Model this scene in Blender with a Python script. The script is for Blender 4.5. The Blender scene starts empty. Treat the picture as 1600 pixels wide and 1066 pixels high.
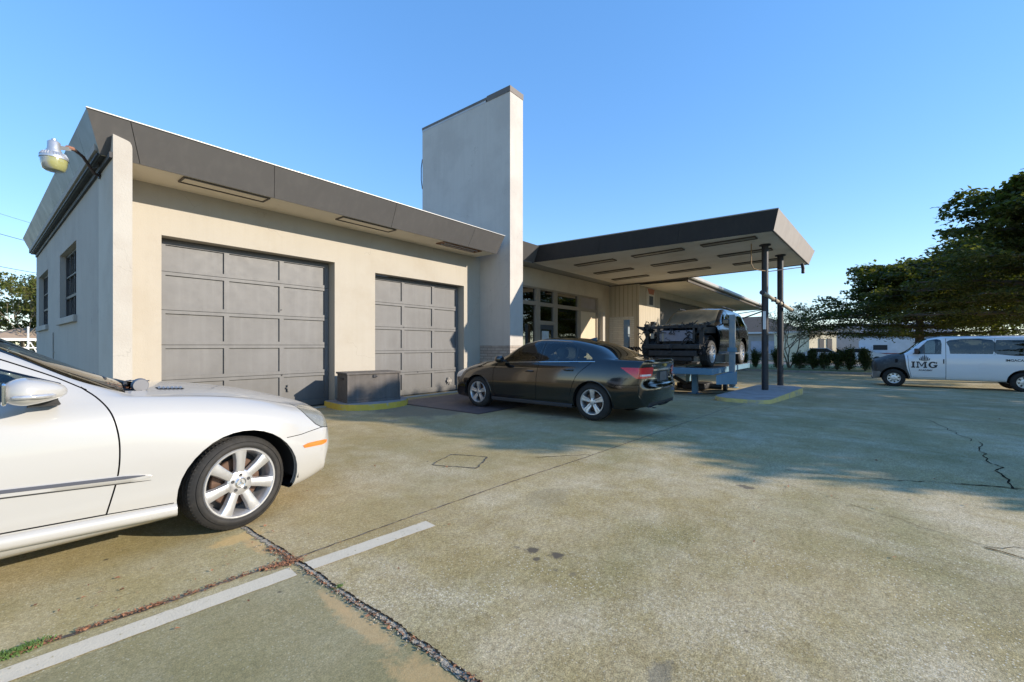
import bpy, bmesh, math, random
import numpy as np
from mathutils import Vector, Matrix
from mathutils.bvhtree import BVHTree
from mathutils.geometry import tessellate_polygon
R = math.radians
PI = math.pi
scene = bpy.context.scene

# ------------------------------------------------------------------ camera
cam_d = bpy.data.cameras.new("camera")
cam = bpy.data.objects.new("camera", cam_d)
scene.collection.objects.link(cam)
cam.location = (0, 0, 1.30)
cam.rotation_euler = (R(90), 0, R(38.75 - 90))
cam_d.sensor_width = 36
cam_d.lens = 679 / 1600 * 36
cam_d.shift_y = 7 / 1600
cam_d.clip_start = 0.05
cam_d.clip_end = 3000
scene.camera = cam

# ------------------------------------------------------------------ light
SUN_EL = R(20.5)
SUN_AZ = math.atan2(0.4224, -0.9064)          # clockwise from +Y
world = bpy.data.worlds.new("World")
scene.world = world
world.use_nodes = True
nt = world.node_tree
bg = nt.nodes["Background"]
sky = nt.nodes.new("ShaderNodeTexSky")
sky.sky_type = 'NISHITA'
sky.sun_disc = False
sky.sun_elevation = SUN_EL
sky.sun_rotation = SUN_AZ
sky.air_density = 1.0
sky.dust_density = 0.0
sky.ozone_density = 4.0
hs = nt.nodes.new("ShaderNodeHueSaturation")
hs.inputs['Saturation'].default_value = 1.60
hs.inputs['Hue'].default_value = 0.512
hs.inputs['Value'].default_value = 2.0
gm_ = nt.nodes.new("ShaderNodeGamma")
gm_.inputs[1].default_value = 0.52
nt.links.new(sky.outputs[0], gm_.inputs[0])
nt.links.new(gm_.outputs[0], hs.inputs['Color'])
nt.links.new(hs.outputs[0], bg.inputs[0])
bg.inputs[1].default_value = 0.15
sun_d = bpy.data.lights.new("sun", 'SUN')
sun_d.energy = 3.5
sun_d.angle = R(0.5)
sun_d.color = (1.0, 0.89, 0.74)
sun = bpy.data.objects.new("sun", sun_d)
sv = Vector((math.cos(SUN_EL) * 0.4224, -math.cos(SUN_EL) * 0.9064, math.sin(SUN_EL)))
sun.rotation_euler = sv.to_track_quat('Z', 'Y').to_euler()
sun.location = sv * 50
scene.collection.objects.link(sun)
vs = scene.view_settings
vs.view_transform = 'Standard'
vs.look = 'None'
vs.gamma = 1
vs.use_curve_mapping = False
vs.exposure = 0.95

# ------------------------------------------------------------------ helpers
C = scene.collection


def tag(o, label=None, cat=None, group=None, kind=None):
    if label: o['label'] = label
    if cat: o['category'] = cat
    if group: o['group'] = group
    if kind: o['kind'] = kind
    return o


def thing(name, label, cat, loc=(0, 0, 0), rz=0, group=None):
    o = bpy.data.objects.new(name, None)
    C.objects.link(o)
    o.location = loc
    o.rotation_euler = (0, 0, rz)
    o.empty_display_size = 0.2
    return tag(o, label, cat, group)


def copy_tree(o, parent=None):
    c = o.copy()
    C.objects.link(c)
    c.parent = parent
    for ch in [x for x in C.objects if x.parent == o]:
        copy_tree(ch, c)
    return c


def mesh_obj(name, verts, faces, m, parent=None, smooth=False, normals=None):
    me = bpy.data.meshes.new(name)
    me.from_pydata([tuple(v) for v in verts], [], [tuple(f) for f in faces])
    me.update()
    if m is not None:
        me.materials.append(m)
    if smooth:
        me.polygons.foreach_set('use_smooth', [True] * len(me.polygons))
    if normals is not None:
        me.normals_split_custom_set_from_vertices(normals)
    o = bpy.data.objects.new(name, me)
    C.objects.link(o)
    o.parent = parent
    return o


class MB:
    """collects shapes into one mesh"""
    def __init__(s, o=(0, 0, 0)):
        s.v = []; s.f = []; s.o = Vector(o)

    def add(s, vs_, fs):
        n = len(s.v)
        s.v += [tuple(Vector(p) - s.o) for p in vs_]
        s.f += [tuple(i + n for i in f) for f in fs]
        return s

    def box(s, x0, x1, y0, y1, z0, z1, b=0):
        if b > 0:
            bm = bmesh.new()
            bmesh.ops.create_cube(bm, size=1)
            for v in bm.verts:
                v.co = Vector(((x0 + x1) / 2 + v.co.x * (x1 - x0), (y0 + y1) / 2 + v.co.y * (y1 - y0), (z0 + z1) / 2 + v.co.z * (z1 - z0)))
            bmesh.ops.bevel(bm, geom=bm.edges[:], offset=b, segments=2, affect='EDGES', profile=0.5)
            return s.addbm(bm)
        return s.add([(x0, y0, z0), (x1, y0, z0), (x1, y1, z0), (x0, y1, z0), (x0, y0, z1), (x1, y0, z1), (x1, y1, z1), (x0, y1, z1)],
                     [(0, 3, 2, 1), (4, 5, 6, 7), (0, 1, 5, 4), (1, 2, 6, 5), (2, 3, 7, 6), (3, 0, 4, 7)])

    def addbm(s, bm, mtx=None):
        bm.verts.index_update()
        vv = [(mtx @ v.co) if mtx else v.co.copy() for v in bm.verts]
        ff = [[v.index for v in f.verts] for f in bm.faces]
        bm.free()
        return s.add(vv, ff)

    def hexa(s, bot, top):
        """bot, top: 4 points each, counter-clockwise from above"""
        return s.add(list(bot) + list(top), [(3, 2, 1, 0), (4, 5, 6, 7), (0, 1, 5, 4), (1, 2, 6, 5), (2, 3, 7, 6), (3, 0, 4, 7)])

    def prism(s, poly, axis, lo, hi):
        """poly 2D in the two other axes (order x,y,z without axis)"""
        n = len(poly)
        def P(p, h):
            if axis == 'x': return (h, p[0], p[1])
            if axis == 'y': return (p[0], h, p[1])
            return (p[0], p[1], h)
        vv = [P(p, lo) for p in poly] + [P(p, hi) for p in poly]
        tri = tessellate_polygon([[Vector((p[0], p[1], 0)) for p in poly]])
        ff = [tuple(t) for t in tri] + [tuple(n + i for i in reversed(t)) for t in tri]
        ff += [(i, (i + 1) % n, n + (i + 1) % n, n + i) for i in range(n)]
        return s.add(vv, ff)

    def tube(s, pts, r, n=8, caps=True):
        pts = [Vector(p) for p in pts]
        rr = r if isinstance(r, (list, tuple)) else [r] * len(pts)
        vv = []; ff = []
        prev = None
        for i, p in enumerate(pts):
            d = (pts[min(i + 1, len(pts) - 1)] - pts[max(i - 1, 0)]).normalized()
            if prev is None:
                a = Vector((0, 0, 1)) if abs(d.z) < .9 else Vector((1, 0, 0))
                u = d.cross(a).normalized()
            else:
                u = (prev - d * prev.dot(d)).normalized()
            prev = u
            w = d.cross(u)
            for k in range(n):
                t = 2 * PI * k / n
                vv.append(p + (u * math.cos(t) + w * math.sin(t)) * rr[i])
        for i in range(len(pts) - 1):
            for k in range(n):
                a = i * n + k; b = i * n + (k + 1) % n
                ff.append((a, b, b + n, a + n))
        if caps:
            ff.append(tuple(reversed(range(n))))
            ff.append(tuple(range((len(pts) - 1) * n, len(pts) * n)))
        return s.add(vv, ff)

    def lathe(s, prof, axis='z', c=(0, 0, 0), n=24, arc=(0, 2 * PI)):
        """prof: (r, h) list revolved round axis"""
        vv = []; ff = []
        full = abs(arc[1] - arc[0] - 2 * PI) < 1e-6
        m = n if full else n + 1
        for k in range(m):
            t = arc[0] + (arc[1] - arc[0]) * k / n
            for r, h in prof:
                a, b = r * math.cos(t), r * math.sin(t)
                if axis == 'z': p = (a, b, h)
                elif axis == 'y': p = (a, h, b)
                else: p = (h, a, b)
                vv.append((p[0] + c[0], p[1] + c[1], p[2] + c[2]))
        L = len(prof)
        for k in range(n):
            k2 = (k + 1) % m
            for i in range(L - 1):
                ff.append((k * L + i, k2 * L + i, k2 * L + i + 1, k * L + i + 1))
        return s.add(vv, ff)

    def build(s, name, m, parent=None, smooth=False, label=None, angle=None):
        o = mesh_obj(name, s.v, s.f, m, parent, smooth or angle is not None)
        bm = bmesh.new(); bm.from_mesh(o.data)
        bmesh.ops.recalc_face_normals(bm, faces=bm.faces[:])
        if angle is not None:
            for e in bm.edges:
                if len(e.link_faces) == 2 and e.calc_face_angle(0) > R(angle):
                    e.smooth = False
        bm.to_mesh(o.data); bm.free()
        if label: o['label'] = label
        return o


def gz(x):
    """the lot falls gently towards the street"""
    if x < 10: return 0.0
    if x < 26: return -0.0262 * (x - 10)
    return -0.42


# ------------------------------------------------------------------ materials
def nodes(name):
    m = bpy.data.materials.new(name)
    m.use_nodes = True
    t = m.node_tree
    return m, t, t.nodes["Principled BSDF"], t.nodes["Material Output"]


def N(t, typ, **kw):
    n = t.nodes.new("ShaderNode" + typ)
    for k, v in kw.items():
        if k.startswith('i_'):
            k = k[2:]
            k = int(k) if k.isdigit() else k.replace('_', ' ')
            n.inputs[k].default_value = v
        else:
            setattr(n, k, v)
    return n


def noise(t, scale, detail=4, rough=.55, vec=None, dist=0):
    n = N(t, 'TexNoise', i_Scale=scale, i_Detail=detail, i_Roughness=rough, i_Distortion=dist)
    if vec is not None: t.links.new(vec, n.inputs['Vector'])
    return n.outputs['Fac']


def ramp(t, fac, stops):
    r = N(t, 'ValToRGB')
    e = r.color_ramp.elements
    while len(e) < len(stops): e.new(.5)
    for i, (p, c) in enumerate(stops):
        e[i].position = p
        e[i].color = (*c, 1) if hasattr(c, '__len__') else (c, c, c, 1)
    t.links.new(fac, r.inputs[0])
    return r.outputs[0]


def mix(t, fac, a, b, mode='MIX'):
    m = N(t, 'Mix', data_type='RGBA', blend_type=mode)
    for sock, v in ((m.inputs[0], fac), (m.inputs[6], a), (m.inputs[7], b)):
        if hasattr(v, 'is_linked'): t.links.new(v, sock)
        elif hasattr(v, '__len__'): sock.default_value = (*v[:3], 1)
        else: sock.default_value = v
    return m.outputs[2]


def mth(t, op, a, b=None, clamp=False):
    m = N(t, 'Math', operation=op, use_clamp=clamp)
    for i, v in enumerate((a, b)):
        if v is None: continue
        if hasattr(v, 'is_linked'): t.links.new(v, m.inputs[i])
        else: m.inputs[i].default_value = v
    return m.outputs[0]


def objvec(t, scale=(1, 1, 1)):
    tc = N(t, 'TexCoord')
    mp = N(t, 'Mapping')
    mp.inputs['Scale'].default_value = scale
    t.links.new(tc.outputs['Object'], mp.inputs['Vector'])
    return mp.outputs[0]


def bump(t, bsdf, fac, strength, dist=.01):
    b = N(t, 'Bump', i_Strength=strength, i_Distance=dist)
    t.links.new(fac, b.inputs['Height'])
    t.links.new(b.outputs[0], bsdf.inputs['Normal'])


def mat(name, col, rough=.6, metal=0, var=.12, vsc=2.5, bmp=0, bsc=40, coat=0, spec=.5,
        dirt=None, dsc=1.5, damt=(.5, .75), streak=None, rvar=.12, grime=None, cracks=0):
    m, t, p, out = nodes(name)
    v = objvec(t)
    n1 = noise(t, vsc, 6, .6, v)
    c = mix(t, n1, [max(0, x * (1 - var * 1.8)) for x in col], [min(1, x * (1 + var * 1.8)) for x in col])
    if dirt:
        c = mix(t, ramp(t, noise(t, dsc, 8, .65, v), [(damt[0], 0), (damt[1], 1)]), c, dirt)
    if streak:
        sv_ = objvec(t, (6, 6, .35))
        c = mix(t, mth(t, 'MULTIPLY', ramp(t, noise(t, 1.4, 5, .6, sv_), [(.48, 0), (.75, 1)]), streak[3]), c, streak[:3])
    if grime:      # splashed dirt near the foot of a wall, (colour, top height, amount)
        sz = N(t, 'SeparateXYZ'); t.links.new(v, sz.inputs[0])
        hgt = mth(t, 'ADD', sz.outputs[2], mth(t, 'MULTIPLY', mth(t, 'SUBTRACT', noise(t, 3.2, 6, .7, objvec(t, (1, 1, .4))), .5), grime[4] * 1.6))
        c = mix(t, mth(t, 'MULTIPLY', ramp(t, mth(t, 'DIVIDE', hgt, grime[4]), [(.05, 1), (1, 0)]), grime[3]), c, grime[:3])
    if cracks:
        vc = N(t, 'TexVoronoi', feature='DISTANCE_TO_EDGE', i_Scale=.55)
        wv = N(t, 'VectorMath', operation='ADD'); t.links.new(v, wv.inputs[0])
        nn = N(t, 'TexNoise', i_Scale=2.2, i_Detail=6); t.links.new(v, nn.inputs['Vector'])
        t.links.new(nn.outputs['Color'], wv.inputs[1]); t.links.new(wv.outputs[0], vc.inputs['Vector'])
        ln = ramp(t, vc.outputs['Distance'], [(.0, 1), (.0035, 0)])
        c = mix(t, mth(t, 'MULTIPLY', mth(t, 'MULTIPLY', ln, ramp(t, noise(t, .8, 3, .5, v), [(.5, 0), (.6, 1)])), cracks), c, [x * .45 for x in col])
    t.links.new(c, p.inputs['Base Color'])
    rr = mth(t, 'ADD', mth(t, 'MULTIPLY', noise(t, vsc * 3, 4, .6, v), rvar * 2), rough - rvar)
    t.links.new(rr, p.inputs['Roughness'])
    p.inputs['Metallic'].default_value = metal
    p.inputs['Specular IOR Level'].default_value = spec
    if coat:
        p.inputs['Coat Weight'].default_value = coat
        p.inputs['Coat Roughness'].default_value = .04
    if bmp:
        bump(t, p, noise(t, bsc, 5, .6, v), bmp, .01)
    return m


def glass_mat(name, tint, refl=1.0, rough=.0):
    m, t, p, out = nodes(name)
    t.nodes.remove(p)
    tr = N(t, 'BsdfTransparent'); tr.inputs[0].default_value = (*tint, 1)
    gl = N(t, 'BsdfGlossy'); gl.inputs['Roughness'].default_value = rough
    gl.inputs['Color'].default_value = (1, 1, 1, 1)
    fr = N(t, 'Fresnel'); fr.inputs[0].default_value = 1.5
    ms = N(t, 'MixShader')
    t.links.new(mth(t, 'MULTIPLY', fr.outputs[0], refl, True), ms.inputs[0])
    t.links.new(tr.outputs[0], ms.inputs[1]); t.links.new(gl.outputs[0], ms.inputs[2])
    t.links.new(ms.outputs[0], out.inputs[0])
    return m


M = {}
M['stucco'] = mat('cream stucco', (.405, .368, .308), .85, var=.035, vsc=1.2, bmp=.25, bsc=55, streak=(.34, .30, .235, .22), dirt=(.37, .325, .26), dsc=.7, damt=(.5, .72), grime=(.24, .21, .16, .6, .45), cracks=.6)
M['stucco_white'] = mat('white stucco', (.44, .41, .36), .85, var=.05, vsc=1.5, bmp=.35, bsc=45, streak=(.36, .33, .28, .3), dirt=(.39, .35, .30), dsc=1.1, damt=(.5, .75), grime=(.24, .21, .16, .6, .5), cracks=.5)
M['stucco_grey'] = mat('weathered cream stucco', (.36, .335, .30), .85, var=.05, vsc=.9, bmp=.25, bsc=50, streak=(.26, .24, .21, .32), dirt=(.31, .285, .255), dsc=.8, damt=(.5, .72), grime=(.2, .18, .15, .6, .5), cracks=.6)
M['soffit'] = mat('cream painted soffit', (.70, .62, .48), .7, var=.06, vsc=1.5, dirt=(.48, .40, .28), dsc=1.1, damt=(.55, .8))
M['soffit_grey'] = mat('grey plaster soffit', (.78, .73, .65), .85, var=.07, vsc=.9, bmp=.2, dirt=(.66, .59, .49), dsc=.7, damt=(.45, .7))
M['fascia'] = mat('dark grey fascia metal', (.092, .088, .086), .5, var=.08, vsc=.8, streak=(.15, .14, .13, .25))
M['fascia_side'] = mat('green grey fascia metal', (.075, .092, .092), .5, var=.12, vsc=.8, streak=(.11, .125, .125, .35))
M['fascia_dark'] = mat('charcoal fascia', (.016, .016, .019), .6, var=.2, vsc=1.5, streak=(.04, .036, .034, .3))
M['fascia_end'] = mat('weathered grey fascia', (.33, .30, .275), .7, var=.10, vsc=3, dirt=(.38, .29, .23), dsc=2.5, damt=(.6, .85))
M['drip'] = mat('bright metal drip edge', (.42, .41, .40), .5, metal=.3, var=.1)
M['roof_top'] = mat('grey gravel roof', (.32, .31, .29), .95, var=.2, vsc=20)
M['door_grey'] = mat('grey painted garage door', (.138, .136, .135), .55, var=.08, vsc=2, dirt=(.115, .112, .110), dsc=1.3, damt=(.5, .75), streak=(.185, .185, .185, .45), bmp=.06, bsc=14, grime=(.095, .09, .082, .7, .9))
M['dark'] = mat('dark cavity', (.012, .012, .013), .9, var=.2)
M['black_trim'] = mat('black trim', (.025, .025, .027), .6, var=.2)
M['steel_black'] = mat('dark painted steel', (.020, .020, .026), .5, var=.3, vsc=6, dirt=(.10, .06, .05), dsc=6, damt=(.62, .8))
M['brown_trim'] = mat('brown painted frame', (.075, .060, .045), .6, var=.2, vsc=5)
M['rust'] = mat('rusty steel', (.17, .075, .035), .8, var=.35, vsc=8, dirt=(.35, .30, .25), dsc=5)
M['galv'] = mat('galvanised metal', (.55, .56, .57), .4, metal=.7, var=.12, vsc=9)
M['concrete_k'] = mat('kerb concrete', (.34, .315, .27), .9, var=.15, vsc=4, bmp=.4, bsc=40, dirt=(.20, .19, .17), dsc=3)
M['white_pole'] = mat('white painted metal', (.7, .7, .68), .5, var=.08)
# ------------------------------------------------------------------ ground
def concrete_lot():
    m, t, p, out = nodes('stained concrete')
    v = objvec(t)
    big = noise(t, .33, 5, .6, v)
    mid = noise(t, 1.3, 7, .68, v)
    vs2 = objvec(t, (1, .55, 1))
    c = ramp(t, big, [(.34, (.322, .252, .112)), (.50, (.378, .295, .138)), (.66, (.42, .335, .172))])
    c = mix(t, ramp(t, mid, [(.44, 0), (.72, .85)]), c, (.51, .43, .29))
    green = noise(t, .55, 5, .6, objvec(t, (.7, 1.3, 1)))
    c = mix(t, ramp(t, green, [(.46, 0), (.68, .7)]), c, (.25, .222, .098))
    brown = noise(t, .8, 6, .7, objvec(t, (1.2, .8, 1)))
    c = mix(t, ramp(t, brown, [(.55, 0), (.8, .55)]), c, (.285, .215, .125))
    # pale worn patches of bared aggregate, speckled
    worn = ramp(t, noise(t, .75, 8, .72, vs2), [(.50, 0), (.66, 1)])
    sp = ramp(t, noise(t, 70, 2, .5, v), [(.50, 0), (.60, 1)])
    c = mix(t, mth(t, 'MULTIPLY', worn, mth(t, 'ADD', mth(t, 'MULTIPLY', sp, .55), .32)), c, (.60, .53, .40))
    # fine grain everywhere
    g = noise(t, 140, 3, .7, v)
    c = mix(t, .7, c, mix(t, ramp(t, g, [(.34, 0), (.66, 1)]), (.42, .42, .42), (1.55, 1.55, 1.55)), 'MULTIPLY')
    c = mix(t, .75, c, mix(t, ramp(t, noise(t, 42, 4, .75, v), [(.36, 0), (.64, 1)]), (.62, .60, .56), (1.34, 1.34, 1.34)), 'MULTIPLY')
    c = mix(t, .6, c, mix(t, ramp(t, noise(t, 7, 7, .75, v), [(.36, 0), (.66, 1)]), (.78, .74, .66), (1.18, 1.2, 1.22)), 'MULTIPLY')
    voro = N(t, 'TexVoronoi', i_Scale=48)
    t.links.new(v, voro.inputs['Vector'])
    c = mix(t, mth(t, 'MULTIPLY', ramp(t, voro.outputs['Distance'], [(.10, 1), (.24, 0)]), ramp(t, noise(t, 1.1, 4, .6, v), [(.40, .2), (.62, .9)])), c, (.72, .66, .52))
    # each poured slab has its own tone
    ps = N(t, 'SeparateXYZ'); t.links.new(v, ps.inputs[0])
    sx_ = mth(t, 'GREATER_THAN', ps.outputs[0], 1.22); sy_ = mth(t, 'GREATER_THAN', ps.outputs[1], 2.54)
    c = mix(t, mth(t, 'MULTIPLY', mth(t, 'MULTIPLY', mth(t, 'SUBTRACT', 1.0, sx_), mth(t, 'SUBTRACT', 1.0, sy_)), .55), c, (.205, .195, .100))
    c = mix(t, mth(t, 'MULTIPLY', mth(t, 'MULTIPLY', mth(t, 'SUBTRACT', 1.0, sx_), sy_), .35), c, (.29, .26, .125))
    c = mix(t, mth(t, 'MULTIPLY', mth(t, 'MULTIPLY', sx_, sy_), .22), c, (.36, .27, .13))
    # dark pin spots and droplets
    vo2 = N(t, 'TexVoronoi', i_Scale=2.6)
    t.links.new(v, vo2.inputs['Vector'])
    c = mix(t, ramp(t, vo2.outputs['Distance'], [(.018, .85), (.045, 0)]), c, (.06, .05, .04))
    # oil drips, rust bleed and broad darker patches with places of their own
    tc = N(t, 'TexCoord')
    def blob(x, y, rx, ry, col, amt, nsc=4, edge=.6, c=None):
        mp = N(t, 'Mapping')
        mp.inputs['Location'].default_value = (-x / rx, -y / ry, 0)
        mp.inputs['Scale'].default_value = (1 / rx, 1 / ry, 0)
        t.links.new(tc.outputs['Object'], mp.inputs[0])
        ln = N(t, 'VectorMath', operation='LENGTH')
        t.links.new(mp.outputs[0], ln.inputs[0])
        d = mth(t, 'ADD', ln.outputs['Value'], mth(t, 'MULTIPLY', mth(t, 'SUBTRACT', noise(t, nsc, 5, .7, v), .5), 2.2))
        return mix(t, mth(t, 'MULTIPLY', ramp(t, d, [(edge, 1), (1, 0)]), amt), c, col)
    for a in [(2.23, 1.63, .05, .05, (.10, .08, .055), .95, 22), (2.27, 1.47, .055, .05, (.10, .08, .055), .95, 22), (2.20, 1.73, .025, .025, (.13, .11, .08), .55, 25),
              (2.16, 1.54, .03, .025, (.10, .08, .055), .9, 25), (2.14, 1.28, .03, .025, (.13, .11, .08), .5, 25), (2.12, 1.38, .02, .02, (.13, .11, .08), .5, 25),
              (1.7, .62, .10, .05, (.13, .12, .10), .5, 9), (4.46, .83, .06, .09, (.06, .05, .045), .7, 12), (3.1, 2.1, .3, .2, (.17, .15, .11), .25, 4),
              (5.9, 6.9, 1.4, 1.1, (.13, .12, .11), .55, 2), (7.6, 4.8, 1.2, 2.4, (.12, .11, .10), .5, 2), (13.5, 5.0, 3.2, 2.2, (.16, .14, .11), .5, 1.2),  # broad darker patches by the second door, below the sedan and the rack
              (1.12, 3.28, .15, .10, (.60, .39, .15), .6, 10), (1.16, 3.05, .05, .2, (.58, .37, .16), .55, 13),
              (1.135, 1.80, .06, .30, (.56, .37, .17), .55, 14), (1.11, 1.28, .09, .30, (.58, .37, .16), .5, 13), (1.15, 2.08, .035, .2, (.54, .36, .17), .6, 13)]:
        c = blob(*a[:7], nsc=a[7], c=c) if len(a) > 7 else blob(*a, c=c)
    # small square of yellow paint traces: patched utility cover
    t.links.new(c, p.inputs['Base Color'])
    t.links.new(ramp(t, mid, [(.3, .78), (.7, .93)]), p.inputs['Roughness'])
    p.inputs['Specular IOR Level'].default_value = .35
    hb = mth(t, 'ADD', mth(t, 'MULTIPLY', noise(t, 160, 3, .7, v), .6), mth(t, 'MULTIPLY', noise(t, 22, 5, .7, v), .8))
    bump(t, p, hb, .55, .006)
    return m


def slab_sheet(name, m, x0, x1, y0, y1, step, z=0.0, zfn=gz):
    xs = list(np.arange(x0, x1 + 1e-6, step)); ys = list(np.arange(y0, y1 + 1e-6, step))
    v = [(x, y, zfn(x) + z) for x in xs for y in ys]
    n = len(ys)
    f = [(i * n + j, (i + 1) * n + j, (i + 1) * n + j + 1, i * n + j + 1) for i in range(len(xs) - 1) for j in range(n - 1)]
    return mesh_obj(name, v, f, m, smooth=True)


tag(slab_sheet('concrete_lot', concrete_lot(), -30, 33, -40, 60, 1.0), kind='structure')
grass_m = mat('dry lawn', (.22, .23, .08), .95, var=.3, vsc=1.5, bmp=.6, bsc=30, dirt=(.30, .27, .13), dsc=.8)
MB().box(-400, 600, -500, 500, -1.2, -.62).build('ground', mat('sandy ground', (.24, .22, .14), .95, var=.2, vsc=.3, dirt=(.16, .18, .07), dsc=.1)).__setitem__('kind', 'structure')
MB().box(33.15, 43, -60, 70, -.61, -.31).build('lawn', grass_m).__setitem__('kind', 'structure')
MB().box(33.003, 33.147, -60, 70, -.6, -.29, b=.015).build('kerb', M['concrete_k']).__setitem__('kind', 'structure')
MB().box(43.003, 52, -80, 90, -.61, -.40).build('street', mat('asphalt', (.11, .108, .10), .9, var=.15, vsc=3)).__setitem__('kind', 'structure')
# the white bay line, in two lengths either side of the broken joint
paint = mat('worn white paint', (.60, .53, .40), .75, var=.07, vsc=9, dirt=(.36, .30, .17), dsc=26, damt=(.60, .68), bmp=.3, bsc=90)
b = MB()
random.seed(3)
def jag_sheet(b, pts, w0, w1, z, jit, step):
    """ribbon along a polyline with ragged edges"""
    P = [Vector((*p, 0)) for p in pts]
    L, Rr = [], []
    for i in range(len(P) - 1):
        d = P[i + 1] - P[i]; n = max(1, int(d.length / step)); u = d.normalized(); w = Vector((-u.y, u.x, 0))
        for k in range(n + (i == len(P) - 2)):
            q = P[i] + d * k / n
            L.append(q + w * (w0 + random.uniform(-jit, jit))); Rr.append(q - w * (w1 + random.uniform(-jit, jit)))
    vv = [(q.x, q.y, gz(q.x) + z) for q in L] + [(q.x, q.y, gz(q.x) + z) for q in Rr]
    n = len(L)
    b.add(vv, [(i, i + 1, n + i + 1, n + i) for i in range(n - 1)])
jag_sheet(b, [(-3.2, 2.83), (.07, 2.625), (1.16, 2.54)], .060, .060, .004, .003, .05)
b.build('parking_line', paint).__setitem__('kind', 'structure')
b = MB(); jag_sheet(b, [(1.245, 2.534), (2.10, 2.445)], .060, .060, .004, .003, .05)
b.build('parking_line', paint).__setitem__('kind', 'structure')
# joints and cracks in the slabs
joint_m = mat('joint dirt', (.075, .062, .047), .95, var=.3, vsc=25, bmp=.6, bsc=60, dirt=(.22, .19, .15), dsc=16, damt=(.5, .62))
crack_m = mat('crack shadow', (.035, .028, .020), 1.0, var=.3, vsc=20, spec=0)
rim_m = mat('bared aggregate', (.40, .35, .27), .95, var=.3, vsc=60, bmp=1, bsc=80, dirt=(.13, .11, .085), dsc=45, damt=(.50, .60), spec=.1)
def wiggle(a, b_, amp, n):
    a = Vector(a); b_ = Vector(b_); d = b_ - a; w = Vector((-d.y, d.x)).normalized()
    out = []; off = 0
    for k in range(n + 1):
        off = off * .6 + random.uniform(-amp, amp)
        q = a + d * k / n + w * off
        out.append((q.x, q.y))
    return out
b = MB()
bj = MB(); br_ = MB()
main = wiggle((1.225, 3.45), (1.215, .2), .008, 40)
jag_sheet(br_, main, .019, .016, .003, .010, .016)
jag_sheet(b, [(x + .016, y) for x, y in main], .0035, .0045, .0062, .004, .012)
jag_sheet(b, [(x - .013, y) for x, y in main[6:]], .001, .0025, .0062, .0025, .012)
br_.build('broken_joint', rim_m).__setitem__('kind', 'structure')
jy = lambda x: 2.60 + .0 * x - .028 * max(0, x - 1.2)
jag_sheet(bj, [(-4, 3.05), (.08, 2.78), (1.2, 2.695)], .012, .012, .003, .008, .03)
jag_sheet(bj, [(1.25, 2.69), (1.97, 2.665), (3.3, 2.59), (4.47, 2.49), (9.57, 2.18), (14, 1.92)], .006, .006, .003, .0045, .04)
for a in [((4.6, 2.5), (4.1, 2.95), .02, 8, .004), ((9.5, -6), (9.3, 2.2), .03, 30, .004), ((9.4, 2.2), (9.9, 8.6), .02, 20, .005),
          ((5.3, .6), (5.46, -.02), .04, 8, .0025), ((5.46, -.02), (5.84, -.73), .04, 9, .004), ((5.84, -.73), (5.91, -1.1), .03, 5, .008), ((5.91, -1.1), (6.05, -1.8), .04, 8, .012),
          ((5.91, -1.1), (7.0, -1.15), .05, 9, .007), ((7.0, -1.15), (8.5, -1.18), .05, 10, .005), ((8.5, -1.18), (11, -.87), .05, 14, .004),
          ((5.0, .9), (4.5, .06), .02, 9, .0012), ((4.5, .06), (4.1, -.63), .025, 10, .0022), ((4.1, -.63), (3.75, -1.2), .03, 9, .005), ((4.1, -.63), (4.5, -1.3), .03, 9, .003),
          ((11.4, -6), (11, -.87), .05, 20, .005)]:
    jag_sheet(b, wiggle(*a[:4]), a[4], a[4], .0052, a[4] * .7, .03)
b.build('pavement_cracks', crack_m).__setitem__('kind', 'structure')
bj.build('pavement_joints', joint_m).__setitem__('kind', 'structure')
# old patched cover in the slab
b = MB()
q = [(3.58, 3.81), (3.76, 3.39), (3.34, 3.165), (3.14, 3.64)]
for i in range(4):
    jag_sheet(b, wiggle(q[i], q[(i + 1) % 4], .01, 6), .007, .007, .0045, .006, .03)
b.build('patched_cover_outline', joint_m).__setitem__('kind', 'structure')

# leaf litter in the joint, pebbles of broken concrete, a tuft of weeds
def litter(name, spots, n, m, size, label, z=.008, seed=1):
    rng = np.random.default_rng(seed)
    v = []; f = []
    for k in range(n):
        (x0, y0, x1, y1, w) = spots[rng.integers(len(spots))]
        s = rng.random()
        x = x0 + (x1 - x0) * s + rng.normal(0, w); y = y0 + (y1 - y0) * s + rng.normal(0, w)
        a = rng.random() * 6.28; L = size * (.5 + rng.random()); W = L * (.3 + .3 * rng.random())
        t1, t2 = rng.normal(0, .5, 2)
        ux, uy = math.cos(a), math.sin(a)
        zz = gz(x) + z + rng.random() * size * .5
        i = len(v)
        v += [(x - ux * L, y - uy * L, zz), (x + uy * W, y - ux * W, zz + t1 * W), (x + ux * L, y + uy * L, zz + t2 * L * .5), (x - uy * W, y + ux * W, zz + abs(t1) * W)]
        f.append((i, i + 1, i + 2, i + 3))
    o = mesh_obj(name, v, f, m)
    tag(o, label, None, kind='stuff')
    return o
leaf_brown = mat('dry leaves', (.26, .115, .055), .8, var=.5, vsc=60)
litter('leaf_litter', [(.52, 2.747, 1.0, 2.71, .012), (1.05, 2.70, 1.2, 2.66, .022), (1.14, 2.66, 1.24, 2.66, .026), (.3, 2.764, .6, 2.741, .007), (1.19, 2.95, 1.22, 2.7, .016), (1.2, 2.5, 1.22, 1.0, .009), (.02, 2.785, .25, 2.768, .010)], 900, leaf_brown, .009, 'brown dry leaves caught in the slab joint')
tag(C.objects['leaf_litter'], cat='leaves')
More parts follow.
